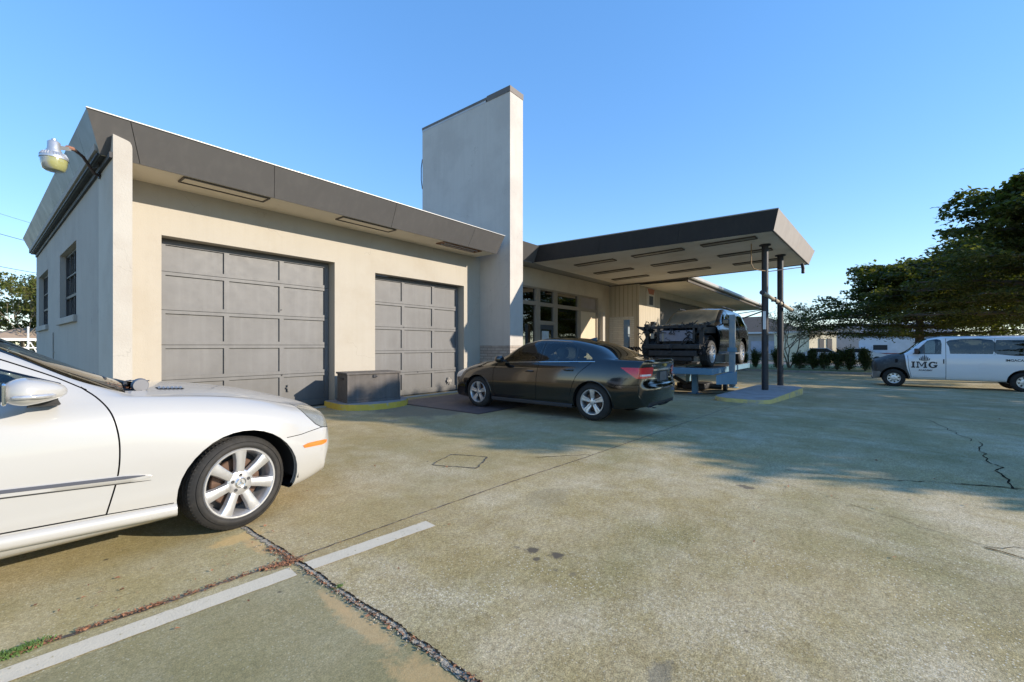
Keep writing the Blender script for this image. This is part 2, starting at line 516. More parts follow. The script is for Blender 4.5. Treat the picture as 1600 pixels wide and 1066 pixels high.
litter('scattered_leaves', [(1.8, 4.5, 5, 0, 1.3), (.2, 3.1, 1.5, 2.9, .2), (5, 1, 9, -3, 2)], 110, leaf_brown, .012, 'stray dry leaves dotted over the concrete', seed=4)
tag(C.objects['scattered_leaves'], cat='leaves')
b = MB()
rng = random.Random(5)
for k in range(260):
    s_ = rng.random(); y = 3.05 - 2.6 * s_; x = 1.187 + .045 * s_ + rng.gauss(0, .018); r = rng.uniform(.002, .005)
    bm = bmesh.new(); bmesh.ops.create_icosphere(bm, subdivisions=1, radius=r)
    for vv in bm.verts: vv.co *= rng.uniform(.7, 1.25)
    b.addbm(bm, Matrix.Translation((x, y, r * .5 + .004)))
tag(b.build('concrete_rubble', rim_m), 'crumbled grey concrete bits along the broken joint', 'rubble', kind='stuff')
weed_m = mat('weeds', (.07, .13, .025), .8, var=.4, vsc=40)
def tuft(name, x, y, n, spread, h, label, kx=1.0):
    v = []; f = []
    rg = random.Random(int(x * 100))
    for k in range(n):
        px, py = x + rg.gauss(0, spread * kx), y + rg.gauss(0, spread * .35)
        a = rg.random() * 6.28; le = rg.uniform(.3, 1) * h; w = .0022
        dx, dy = math.cos(a) * le * .7, math.sin(a) * le * .7
        i = len(v)
        v += [(px - w, py, .002), (px + w, py, .002), (px + dx * .5 + w, py + dy * .5, le * .7), (px + dx * .5 - w, py + dy * .5, le * .7), (px + dx, py + dy, le * .85)]
        f += [(i, i + 1, i + 2, i + 3), (i + 3, i + 2, i + 4)]
    tag(mesh_obj(name, v, f, weed_m), label, 'weeds', kind='stuff')
tuft('weed_tuft', .13, 2.785, 700, .04, .024, 'green weed tuft growing in the joint beside the white line')
tuft('moss_patch', 1.235, 2.19, 160, .02, .012, 'small mossy clump in the broken joint', .6)
# ------------------------------------------------------------------ garage building
WX, WY, FY = 1.20, 8.90, 18.7            # left wall plane, front wall plane, back end
TX0, TX1, TY0, TY1 = 9.557, 10.154, 7.74, 11.55
g = thing('garage_building', 'long low cream garage with two grey overhead doors and a tall stucco pylon', 'building', (5.4, 12, 0))
go = tuple(g.location)
def part(name, m, fill, parent=g, o=go, **kw):
    b = MB(o); fill(b); return b.build(name, m, parent, **kw)
D1 = (1.95, 4.945, 3.105); D2 = (5.95, 8.882, 3.01)
def f(b):
    T = .27
    b.box(1.40, D1[0], WY, WY + T, 0, 3.93)
    b.box(D1[1], D2[0], WY, WY + T, 0, 3.93)
    b.box(D2[1], TX0, WY, WY + T, 0, 3.93)
    b.box(D1[0], D1[1], WY, WY + T, D1[2], 3.93)
    b.box(D2[0], D2[1], WY, WY + T, D2[2], 3.93)
part('front_wall', M['stucco'], f)
WIN = [(11.10, 13.42, 1.86, 3.22), (15.70, 18.0, 1.82, 3.20)]
def f(b):
    T = .30
    ys = [8.902, WIN[0][0], WIN[0][1], WIN[1][0], WIN[1][1], FY]
    for a, c in ((0, 1), (2, 3), (4, 5)): b.box(WX, WX + T, ys[a], ys[c], 0, 3.92)
    for w in WIN:
        b.box(WX, WX + T, w[0], w[1], 0, w[2]); b.box(WX, WX + T, w[0], w[1], w[3], 3.92)
    b.box(WX + T, 17, FY - .25, FY, 0, 3.92)
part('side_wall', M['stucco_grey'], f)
# corner pier in front of the wall, its top edge a little rounded
def f(b):
    pr = [(1.20, 0), (1.40, 0), (1.40, 4.02), (1.395, 4.06), (1.375, 4.10), (1.34, 4.115), (1.20, 4.15)]
    b.prism(pr, 'y', 7.85, 8.899)
part('corner_pier', M['stucco_white'], f)
# soffit and roof deck
def f(b):
    b.box(1.12, 9.34, 8.10, WY - .002, 3.905, 3.93)
part('soffit', M['soffit'], f)
def f(b):
    b.box(1.05, 9.35, 8.1, FY - .05, 3.95, 4.30); b.box(10.16, 17.8, 8.3, FY - .05, 3.97, 4.28)
part('roof', M['roof_top'], f)
# outward leaning fascia: panels with dark open joints
def fascia(name, m, parent, o, A0, A1, B0, B1, cuts, th=.03, gap=.008, label=None):
    """A: bottom edge ends, B: top edge ends; cuts along it in metres"""
    b = MB(o)
    A0, A1, B0, B1 = map(Vector, (A0, A1, B0, B1))
    L = (A1 - A0).length
    nrm = (A1 - A0).cross(B0 - A0).normalized() * th
    s = [0] + [c / L for c in cuts] + [1]
    for i in range(len(s) - 1):
        a, c = s[i] + (gap / L if i else 0), s[i + 1]
        q = [A0.lerp(A1, a), A0.lerp(A1, c), B0.lerp(B1, c), B0.lerp(B1, a)]
        b.add([p for p in q] + [p - nrm for p in q], [(0, 1, 2, 3), (7, 6, 5, 4), (0, 4, 5, 1), (1, 5, 6, 2), (2, 6, 7, 3), (3, 7, 4, 0)])
    fo = b.build(name, m, parent, label=label)
    q = [A0, A1, B1, B0]
    d1_, d2_ = -nrm * 1.02, -nrm * 1.3
    b = MB(o); b.add([p + d1_ for p in q] + [p + d2_ for p in q], [(0, 1, 2, 3), (7, 6, 5, 4), (0, 4, 5, 1), (1, 5, 6, 2), (2, 6, 7, 3), (3, 7, 4, 0)])
    b.build('joint_backing', M['dark'], fo)
    return fo
fascia('fascia', M['fascia'], g, go, (1.10, 8.07, 3.90), (9.36, 8.07, 3.90), (.937, 7.80, 4.372), (9.40, 7.80, 4.372), [.42, 2.25, 4.7, 7.1])
fascia('fascia', M['fascia_side'], g, go, (1.10, 18.5, 3.90), (1.10, 8.07, 3.90), (.937, 18.75, 4.372), (.937, 7.80, 4.372), [1.2, 2.4, 3.6, 4.8, 6.0, 7.2, 8.5, 9.6])
fascia('fascia', M['fascia'], g, go, (10.16, 8.10, 3.935), (11.20, 8.10, 3.935), (10.16, 7.82, 4.40), (11.10, 7.82, 4.40), [])
def f(b):
    b.box(.93, 9.40, 7.785, 7.82, 4.373, 4.386); 
part('drip_edge', M['drip'], f)
def f(b):
    b.box(1.075, 1.199, 8.12, 18.5, 3.904, 3.93); b.box(1.165, 1.199, 7.86, 18.5, 3.83, 3.903)
part('eave_shade_strip', M['black_trim'], f)  # closes the side eave; its black stands in for the soffit shadow
# recessed soffit lights
for k, (a, c) in enumerate(((2.05, 3.31), (4.69, 5.98), (7.40, 8.80))):
    b = MB(go)
    y0, y1 = 8.12, 8.42
    for bx in ((a, c, y0, y0 + .025), (a, c, y1 - .025, y1), (a, a + .025, y0 + .025, y1 - .025), (c - .025, c, y0 + .025, y1 - .025)):
        b.box(bx[0], bx[1], bx[2], bx[3], 3.880, 3.9045)
    fr = b.build('soffit_light', M['brown_trim'] if k < 2 else M['rust'], g)
    b = MB(go); b.box(a + .03, c - .03, y0 + .03, y1 - .03, 3.893, 3.9045)
    b.build('lens', M['soffit'] if k < 2 else M['rust'], fr)
    if k == 2:
        fr['label'] = 'rusted open light recess'
        b = MB(go); b.tube([(a + .1, 8.2, 3.885), (c - .1, 8.2, 3.885)], .012, 6); b.tube([(a + .1, 8.34, 3.885), (c - .1, 8.34, 3.885)], .012, 6)
        b.build('bare_tube', M['galv'], fr)
# garage doors
def garage_door(x0, x1, ztop, cols, rows, label):
    yd = 9.135
    b = MB(go)
    b.box(x0, x1, yd + .03, yd + .06, 0.0, ztop)
    d = b.build('garage_door', M['door_grey'], g, label=label)
    b = MB(go)
    zs = [0.03] + rows + [ztop - .035]
    edges = [x0 + .015] + cols + [x1 - .015]
    for i in range(len(rows) + 1):               # five hinged sections
        z0 = zs[i] + (.004 if i else 0); z1 = zs[i + 1] - .004
        rb = .06 if i else .13
        rt = .055
        ee = edges
        b.box(ee[0], ee[-1], yd, yd + .03, z0, z0 + rb)
        b.box(ee[0], ee[-1], yd, yd + .03, z1 - rt, z1)
        st = [ee[0]] + [c for c in cols] + [ee[-1]]
        for j, c in enumerate(st):
            a_, c_ = (c, c + .09) if j == 0 else ((c - .09, c) if j == len(st) - 1 else (c - .042, c + .042))
            b.box(a_, c_, yd, yd + .03, z0 + rb, z1 - rt)
    b.build('door_rails', M['door_grey'], d)
    b = MB(go); b.box(x0 + .015, x1 - .015, yd + .01, yd + .04, .003, .028)
    b.build('bottom_seal', M['black_trim'], d)
    return d
d1 = garage_door(D1[0], D1[1], D1[2] - .01, [2.962, 3.94], [.715, 1.31, 1.90, 2.55], 'wider grey overhead door behind the white car')
d2 = garage_door(D2[0], D2[1], D2[2] - .01, [6.93, 7.935], [.61, 1.17, 1.76, 2.36], 'grey overhead door behind the dark sedan')
b = MB(go)
for x, z, dd in ((3.93, 2.02, d1), (3.94, .70, d1), (6.95, 1.77, d2), (7.4, .60, d2)):
    b = MB(go); b.lathe([(.0, -.012), (.014, -.012), (.014, 0)], 'y', (x, 9.135, z), 8)
    b.build('door_bolt', M['steel_black'], dd)
b = MB(go); b.box(8.43, 8.60, 9.11, 9.133, .27, .33); b.box(8.47, 8.50, 9.10, 9.133, .22, .40); b.box(8.54, 8.565, 9.105, 9.133, .20, .36)
b.build('door_latch', M['stucco_grey'], d2)
b = MB(go); b.box(4.05, 4.10, 9.12, 9.133, .36, .5); b.box(4.03, 4.13, 9.122, 9.1335, .42, .45)
b.build('door_latch', M['door_grey'], d1)
# side windows: steel sash with bars
gl_dark = glass_mat('window glass', (.10, .11, .12), 2.2)
for (y0, y1, z0, z1) in WIN:
    b = MB(go)
    xw = WX + .095
    b.box(xw, xw + .04, y0, y0 + .05, z0, z1); b.box(xw, xw + .04, y1 - .05, y1, z0, z1)
    b.box(xw, xw + .04, y0 + .05, y1 - .05, z0, z0 + .05); b.box(xw, xw + .04, y0 + .05, y1 - .05, z1 - .05, z1)
    b.box(xw - .01, xw + .03, y0 + .05, y1 - .05, z0 + .42, z0 + .47); b.box(xw - .004, xw + .03, y0 + .05, y1 - .05, z0 + .86, z0 + .89)
    for k in range(1, 4):
        yy = y0 + (y1 - y0) * k / 4
        b.box(xw + .002, xw + .028, yy - .016, yy + .016, z0 + .05, z1 - .05)
    w = b.build('window', M['black_trim'], g)
    b = MB(go); b.box(xw + .031, xw + .036, y0 + .05, y1 - .05, z0 + .05, z1 - .05); b.build('glass', gl_dark, w)
    b = MB(go); b.box(WX - .055, WX + .09, y0 - .10, y1 + .10, z0 - .13, z0 - .001, b=.012); b.build('window_sill', M['stucco_grey'], w)
    b = MB(go); b.box(xw + .10, xw + .105, y0 + .1, y0 + .7, z0 + .05, z0 + 1.2); b.build('curtain', mat('pale curtain', (.4, .45, .6), .9), w)
# thin conduit and patches on the side wall
b = MB(go); b.tube([(WX - .012, 14.5, .3), (WX - .012, 14.5, 1.6)], .012, 6); b.tube([(WX - .012, 14.2, 1.15), (WX - .012, 14.5, 1.15)], .01, 6)
b.build('conduit', M['stucco_grey'], g)
# the pylon
def f(b):
    b.box(TX0, TX1, TY0, TY1, 1.30, 8.50)
tw = part('pylon', M['stucco_white'], f)
tower_m = mat('grey pylon render', (.50, .465, .42), .85, var=.04, vsc=.8, bmp=.2, bsc=50, streak=(.43, .39, .35, .45), dirt=(.45, .415, .375), dsc=.55, damt=(.48, .6), cracks=.5)
tw.data.materials[0] = tower_m  # one base colour on every face, with its own streaks and dirt
def brick_mat(name, c1, c2, mort, sc=1, rough=.85, bw=.4):
    m, t, p, out = nodes(name)
    tc = N(t, 'TexCoord'); sx = N(t, 'SeparateXYZ'); t.links.new(tc.outputs['Object'], sx.inputs[0])
    cx = N(t, 'CombineXYZ')
    t.links.new(mth(t, 'ADD', sx.outputs[0], sx.outputs[1]), cx.inputs[0]); t.links.new(sx.outputs[2], cx.inputs[1])
    br = N(t, 'TexBrick', i_Scale=sc)
    br.inputs['Color1'].default_value = (*c1, 1); br.inputs['Color2'].default_value = (*c2, 1); br.inputs['Mortar'].default_value = (*mort, 1)
    br.inputs['Mortar Size'].default_value = .009; br.inputs['Brick Width'].default_value = bw; br.inputs['Row Height'].default_value = .082
    t.links.new(cx.outputs[0], br.inputs['Vector'])
    c = mix(t, ramp(t, noise(t, 6, 5, .7, objvec(t)), [(.4, 0), (.7, .5)]), br.outputs['Color'], mort)
    t.links.new(c, p.inputs['Base Color']); p.inputs['Roughness'].default_value = rough
    b_ = N(t, 'Bump', i_Strength=.6, i_Distance=.01); b_.invert = True
    t.links.new(br.outputs['Fac'], b_.inputs['Height']); t.links.new(b_.outputs[0], p.inputs['Normal'])
    return m
brick = brick_mat('pale brick', (.36, .30, .25), (.44, .38, .32), (.20, .17, .145), bw=.30)
white_brick = brick_mat('peeling white brick', (.62, .59, .52), (.55, .52, .46), (.42, .39, .34), bw=.5)
part('brick_base', brick, lambda b: b.box(TX0 - .004, TX1 + .004, TY0 - .004, TY1, 0, 1.298), parent=tw)
def f(b):
    b.box(TX0 - .012, TX1 + .012, TY0 - .012, 8.62, 8.50, 8.665)
    b.box(TX0 - .012, TX1 + .012, 8.62, TY1 + .01, 8.565, 8.64)
part('pylon_cap', mat('brown cap flashing', (.12, .095, .075), .5, var=.2), f, parent=tw)
def f(b): b.box(TX0 - .006, TX1 + .006, 8.66, TY1 + .006, 8.50, 8.568)
part('cap_trim', M['drip'], f, parent=tw)
b = MB(go); b.tube([(TX0 + .02, TY1 + .03, 7.6), (TX0 - .01, TY1 + .05, 7.3), (TX0 - .01, TY1 + .05, 6.9), (TX0 + .02, TY1 + .03, 6.6)], .015, 6)
b.build('cable_loop', M['black_trim'], tw)
# office front
def f(b):
    Y0, Y1 = 8.78, 8.98
    b.box(10.16, 17.898, Y0, Y1, 3.33, 3.95)
    b.box(16.86, 17.898, Y0, Y1, -.3, 3.33)
    b.box(10.16, 10.60, Y0, Y1, -.2, 3.33)
part('office_wall', mat('tan painted wall', (.50, .43, .33), .8, var=.06, bmp=.15, dirt=(.40, .33, .25), dsc=1.2), f)
frame_m = mat('tan window frame', (.28, .235, .18), .6, var=.1, vsc=5)
b = MB(go)
Y0, Y1 = 8.80, 8.93
for a, c in ((10.60, 10.75), (12.28, 12.56), (13.43, 13.68), (15.18, 15.40), (16.74, 16.858)):
    b.box(a, c, Y0, Y1, 0, 3.33)
for a, c in ((10.75, 12.28), (12.56, 13.43), (13.68, 15.18), (15.40, 16.74)):
    b.box(a, c, Y0, Y1, 2.70, 2.83); b.box(a, c, Y0, Y1, 3.27, 3.33)
b.box(12.56, 13.43, Y0, Y1, 2.04, 2.18); b.box(13.68, 15.18, Y0, Y1, .35, .5)
b.box(13.68, 15.18, Y0, Y1, -.1, .35)
shop = b.build('shopfront', frame_m, g)
store_gl = glass_mat('shopfront glass', (.07, .075, .08), 3.4)
for a, c, z0, z1 in ((10.75, 12.28, 2.83, 3.27), (10.75, 12.28, 1.25, 2.70), (12.56, 13.43, 2.83, 3.27), (12.56, 13.43, 2.18, 2.70), (13.68, 15.18, 2.83, 3.27), (13.68, 15.18, .5, 2.70)):
    b = MB(go); b.box(a, c, 8.86, 8.866, z0, z1); b.build('pane', store_gl, shop)
part('brick_apron', brick, lambda b: b.box(10.75, 12.28, 8.795, 8.93, -.1, 1.25), parent=shop)
tan_panel = mat('beige boarded panel', (.56, .47, .34), .7, var=.06, vsc=3)
for z0, z1, mm in ((2.83, 3.27, mat('dull mauve panel', (.30, .25, .22), .7)), (0, 2.70, tan_panel)):
    b = MB(go); b.box(15.40, 16.74, 8.85, 8.88, z0, z1); b.build('boarded_panel', mm, shop)
b = MB(go)
b.box(12.56, 12.66, 8.83, 8.88, 0, 2.04); b.box(13.33, 13.43, 8.83, 8.88, 0, 2.04); b.box(12.66, 13.33, 8.83, 8.88, 1.88, 2.04); b.box(12.66, 13.33, 8.83, 8.88, 0, .22)
od = b.build('office_door', mat('dark blue door frame', (.03, .045, .06), .5), g)
b = MB(go); b.box(12.66, 13.33, 8.852, 8.858, .22, 1.88); b.build('glass', store_gl, od)
b = MB(go); b.box(12.72, 13.15, 8.838, 8.842, .8, 1.82); b.build('paper_notice', mat('pale blue paper', (.5, .58, .62), .9, var=.15, vsc=8), od)
b = MB(go); b.box(13.26, 13.30, 8.78, 8.82, .9, 1.2); b.build('door_handle', M['galv'], od)
b = MB(go); b.box(16.93, 17.13, 8.60, 8.779, -.2, 2.72); b.build('lit_pilaster', M['stucco_white'], g)
# dim room behind the glass
b = MB(go); b.box(10.2, 17.8, 12.6, 12.7, 0, 3.9); b.box(10.2, 17.8, 9, 12.6, 3.6, 3.7); b.box(10.2, 17.8, 9, 12.6, -.05, 0)
b.build('office_room', mat('dim office paint', (.2, .19, .17), .9), g)
b = MB(go); b.box(11.2, 12.1, 9.4, 9.9, 0, 1.1); b.build('office_counter', mat('brown counter', (.18, .10, .06), .6), g)

# ------------------------------------------------------------------ canopy over the forecourt
cn = thing('forecourt_canopy', 'flat canopy with charcoal leaning fascia on two dark steel columns', 'canopy', (14.8, 5, 0))
co = tuple(cn.location)
A, B_, C_, D_ = (11.28, 8.23, 3.95), (12.30, 1.665, 4.10), (18.17, 1.405, 4.10), (18.05, 8.76, 3.95)
A2, B2, C2, D2_ = (11.10, 8.06, 4.42), (12.13, 1.535, 4.59), (18.41, 1.25, 4.59), (18.25, 8.76, 4.42)
def up(p, d): return (p[0], p[1], p[2] + d)
def ins(p, dx, dy, dz=0): return (p[0] + dx, p[1] + dy, p[2] + dz)
b = MB(co)
b.hexa([ins(A, .05, 0, .02), ins(B_, .05, .05, .02), ins(C_, -.05, .05, .02), ins(D_, -.05, .0, .02)], [ins(A, .05, 0, .06), ins(B_, .05, .05, .06), ins(C_, -.05, .05, .06), ins(D_, -.05, .0, .06)])
b.build('canopy_soffit', M['soffit_grey'], cn)
fascia('canopy_fascia', M['fascia_dark'], cn, co, A, B_, A2, B2, [2.2, 4.4], gap=.004, label='charcoal long side facing the garage')
fascia('canopy_fascia', M['fascia_end'], cn, co, B_, C_, B2, C2, [3], gap=.004, label='weathered grey outer end')
fascia('canopy_fascia', M['fascia_dark'], cn, co, C_, D_, C2, D2_, [3.2], gap=.004)
b = MB(co); b.hexa([ins(A2, .06, 0, -.12), ins(B2, .06, .06, -.12), ins(C2, -.06, .06, -.12), ins(D2_, -.06, 0, -.12)], [ins(A2, .06, 0, -.06), ins(B2, .06, .06, -.06), ins(C2, -.06, .06, -.06), ins(D2_, -.06, 0, -.06)])
b.build('canopy_roof', M['roof_top'], cn)
b = MB(co)
def edge_bar(b, p, q, r, dz):
    b.tube([up(p, dz), up(q, dz)], r, 4)
edge_bar(b, ins(B_, 0, -.005), C_, .018, -.004); b.build('drip_moulding', M['black_trim'], cn)
b = MB(co); edge_bar(b, A2, B2, .014, .006); b.build('top_flashing', M['drip'], cn); 
def soff(x, y):      # height of the soffit
    return 3.97 + .15 * (8.4 - y) / 6.9
LY = [((7.45, 6.05), (5.45, 3.95), (3.45, 2.1)), ((7.7, 6.25), (5.55, 4.1), (3.45, 2.0)), ((7.85, 6.4), (5.6, 4.15), (3.4, 1.95))]
for k, xc in enumerate((12.72, 14.55, 16.35)):
    for (ya, yb) in LY[k]:
        b = MB(co)
        w = .16
        def bar(x0, x1, y0, y1):
            z = soff(0, (y0 + y1) / 2)
            b.hexa([(x0, y0, soff(0, y0) - .028), (x1, y0, soff(0, y0) - .028), (x1, y1, soff(0, y1) - .028), (x0, y1, soff(0, y1) - .028)],
                   [(x0, y0, soff(0, y0) - .0), (x1, y0, soff(0, y0) - .0), (x1, y1, soff(0, y1) - .0), (x0, y1, soff(0, y1) - .0)])
        bar(xc - w, xc - w + .03, yb, ya); bar(xc + w - .03, xc + w, yb, ya); bar(xc - w + .03, xc + w - .03, yb, yb + .03); bar(xc - w + .03, xc + w - .03, ya - .03, ya)
        L = b.build('ceiling_light', M['brown_trim'], cn)
        b = MB(co); bar(xc - w + .031, xc + w - .031, yb + .031, ya - .031)
        for i, v in enumerate(b.v): b.v[i] = (v[0], v[1], v[2] + .012)
        b.build('lens', mat('dusty lens', (.26, .23, .18), .5, var=.3, vsc=6), L)
for k, (x, y, r) in enumerate(((13.85, 2.08, .085), (15.75, 1.95, .085))):
    b = MB(co); b.tube([(x, y, gz(x)), (x, y, soff(0, y) - .002)], r, 20)
    cl = b.build('column', M['steel_black'], cn, smooth=False, angle=40)
    b = MB(co); b.lathe([(r + .001, soff(0, y) - .03), (r + .06, soff(0, y) - .03), (r + .06, soff(0, y) - .003)], 'z', (x, y, 0), 20); b.build('column_collar', M['steel_black'], cl)
    if k == 0:
        b = MB(co); b.box(x - r - .012, x - r - .001, y - .035, y + .035, 1.75, 2.25); b.build('pale_sticker', M['white_pole'], cl)
b = MB(co); b.tube([(13.45, 2.35, soff(0, 2.35)), (13.45, 2.35, 3.55), (13.5, 2.3, 3.42), (13.62, 2.2, 3.38), (13.85, 2.0, 3.36)], .014, 6)
b.build('conduit', mat('rusty conduit', (.3, .19, .09), .7), cn)
b = MB(co); b.tube([(13.9, 2.0, 3.36), (15.4, 1.35, 3.62)], .014, 6); b.tube([(15.38, 1.35, 3.72), (15.42, 1.33, 3.56), (15.38, 1.33, 3.44)], .045, 8)
b.build('hose_arm', M['steel_black'], cn)
# strip light slung diagonally across the columns
sl = thing('strip_light', 'old tubular strip light hung askew across the two canopy columns', 'lamp', (14.6, 1.9, 2.6))
so = tuple(sl.location)
b = MB(so); b.tube([(13.35, 2.06, 2.72), (16.15, 1.70, 2.42)], .055, 10); b.build('casing', mat('weathered aluminium strip', (.42, .36, .27), .5, metal=.3, var=.25, vsc=12), sl, angle=40)
b = MB(so); b.tube([(13.34, 2.062, 2.722), (13.30, 2.068, 2.726)], .065, 10); b.build('end_cap', M['steel_black'], sl, angle=40)
b = MB(so); b.tube([(16.15, 1.70, 2.42), (16.19, 1.693, 2.415)], .065, 10); b.build('end_cap', M['steel_black'], sl, angle=40)
for s_ in (.35, .5, .62): 
    b = MB(so)
    q = Vector((13.35, 2.06, 2.72)).lerp(Vector((16.15, 1.70, 2.42)), s_); b.box(q.x - .04, q.x + .04, q.y - .065, q.y + .06, q.z - .065, q.z + .065)
    b.build('clamp', M['steel_black'], sl)

# ------------------------------------------------------------------ workshop wing beyond
siding_m, t, p, out = nodes('grooved tan siding')
sx = N(t, 'SeparateXYZ'); tc = N(t, 'TexCoord'); t.links.new(tc.outputs['Object'], sx.inputs[0])
s1 = mth(t, 'FRACT', mth(t, 'MULTIPLY', mth(t, 'ADD', sx.outputs[0], sx.outputs[1]), 5.0))
gr = ramp(t, s1, [(0, 0), (.06, 1), (.94, 1), (1, 0)])
c = mix(t, noise(t, 3, 5, .6, objvec(t, (1, 1, .3))), (.40, .345, .26), (.50, .44, .34))
c = mix(t, gr, (.20, .16, .115), c)
t.links.new(c, p.inputs['Base Color']); p.inputs['Roughness'].default_value = .7
bump(t, p, gr, .8, .02)
w = thing('workshop_wing', 'tan sided workshop wing with deep soffit and open bay behind the wrecked car', 'building', (27, 12, 0))
wo = tuple(w.location)
XR, YR = 17.90, 7.39
def wp(name, m, fill, **kw):
    b = MB(wo); fill(b); return b.build(name, m, w, **kw)
def f(b):
    b.box(XR, XR + .2, YR, 18, -.5, 3.93)
    b.box(XR + .2, 20.35, YR, YR + .2, -.5, 3.90)
    b.box(20.35, 27.5, YR, YR + .2, 3.58, 3.90); b.box(27.5, 29.5, YR, YR + .2, -.5, 3.9)
    b.box(29.5, 34, YR, YR + .2, 3.3, 3.9); b.box(34, 35.4, YR, YR + .2, -.5, 3.9); b.box(35.2, 35.4, YR + .2, 18, -.5, 3.9)
wp('siding_wall', siding_m, f)
def f(b):
    b.box(XR - .006, XR, 7.62, 8.775, -.4, 2.56)
wp('painted_brick', white_brick, f)
wp('roll_up_door', mat('grey brown roller door', (.16, .14, .115), .6, var=.1), lambda b: [b.box(20.36, 27.49, YR + .22, YR + .25, -.5, 3.57)] + [b.box(20.36, 27.49, YR + .205, YR + .22, z, z + .03) for z in np.arange(-.3, 3.5, .45)])
wp('roll_up_door', mat('dark bay door', (.08, .08, .08), .6), lambda b: b.box(29.51, 33.99, YR + .22, YR + .25, -.5, 3.29))
wp('overhang_soffit', M['soffit'], lambda b: b.box(18.0, 35.9, 5.42, YR - .001, 3.88, 3.90))
wp('roof', mat('dark roofing', (.10, .095, .09), .9), lambda b: [b.hexa([(18.0, 5.45, 3.95), (35.9, 5.45, 3.95), (35.9, 18, 3.95), (18.0, 18, 3.95)], [(18.0, 5.45, 4.05), (35.9, 5.45, 4.05), (35.9, 18, 4.3), (18, 18, 4.3)])])
wp('eave_board', M['brown_trim'], lambda b: b.box(18.0, 35.9, 5.40, 5.45, 3.86, 4.05))
wp('gutter', mat('pale gutter metal', (.40, .38, .34), .5, metal=.3), lambda b: b.prism([(5.30, 4.04), (5.30, 4.15), (5.27, 4.15), (5.26, 4.03), (5.30, 3.99), (5.395, 3.99), (5.395, 4.03)], 'x', 18.0, 35.9))
b = MB(wo); b.box(18.72, 19.62, YR - .02, YR - .001, 3.05, 3.86); po = b.build('wall_poster', mat('faded poster', (.55, .50, .42), .8, var=.1), w)
b = MB(wo); b.box(18.98, 19.44, YR - .024, YR - .021, 3.12, 3.52); b.build('poster_picture', mat('poster picture', (.06, .065, .075), .6, var=.6, vsc=9), po)
b = MB(wo); b.prism([(18.95, 3.60), (19.5, 3.60), (19.62, 3.84), (18.75, 3.84)], 'y', YR - .026, YR - .021); b.build('poster_heading', mat('faded red heading', (.42, .17, .11), .8, var=.3, vsc=10), po)
b = MB(wo); b.tube([(35.2, 7.2, 3.1), (35.5, 5.5, 3.75)], .05, 6); b.tube([(35.3, 7.3, 3.1), (35.3, 7.3, 3.6), (35.6, 5.5, 3.85)], .03, 6); b.build('eave_bracket', M['steel_black'], w)
# ------------------------------------------------------------------ car bodies
def pchip(xs, ys):
    xs = np.array(xs, float); ys = np.array(ys, float)
    h = np.diff(xs); d = np.diff(ys) / h
    m = np.zeros(len(xs))
    for i in range(1, len(xs) - 1):
        if d[i - 1] * d[i] > 0:
            w1 = 2 * h[i] + h[i - 1]; w2 = h[i] + 2 * h[i - 1]
            m[i] = (w1 + w2) / (w1 / d[i - 1] + w2 / d[i])
    m[0] = d[0]; m[-1] = d[-1]
    def f(x):
        x = min(max(x, xs[0]), xs[-1])
        i = min(max(int(np.searchsorted(xs, x) - 1), 0), len(h) - 1)
        s = (x - xs[i]) / h[i]
        return ((2 * s ** 3 - 3 * s ** 2 + 1) * ys[i] + (s ** 3 - 2 * s ** 2 + s) * h[i] * m[i] + (-2 * s ** 3 + 3 * s ** 2) * ys[i + 1] + (s ** 3 - s ** 2) * h[i] * m[i + 1])
    return f


def curve(tab):
    return pchip([a for a, _ in tab], [b for _, b in tab])


def sstep(a, b, x):
    s = min(max((x - a) / (b - a), 0), 1)
    return s * s * (3 - 2 * s)


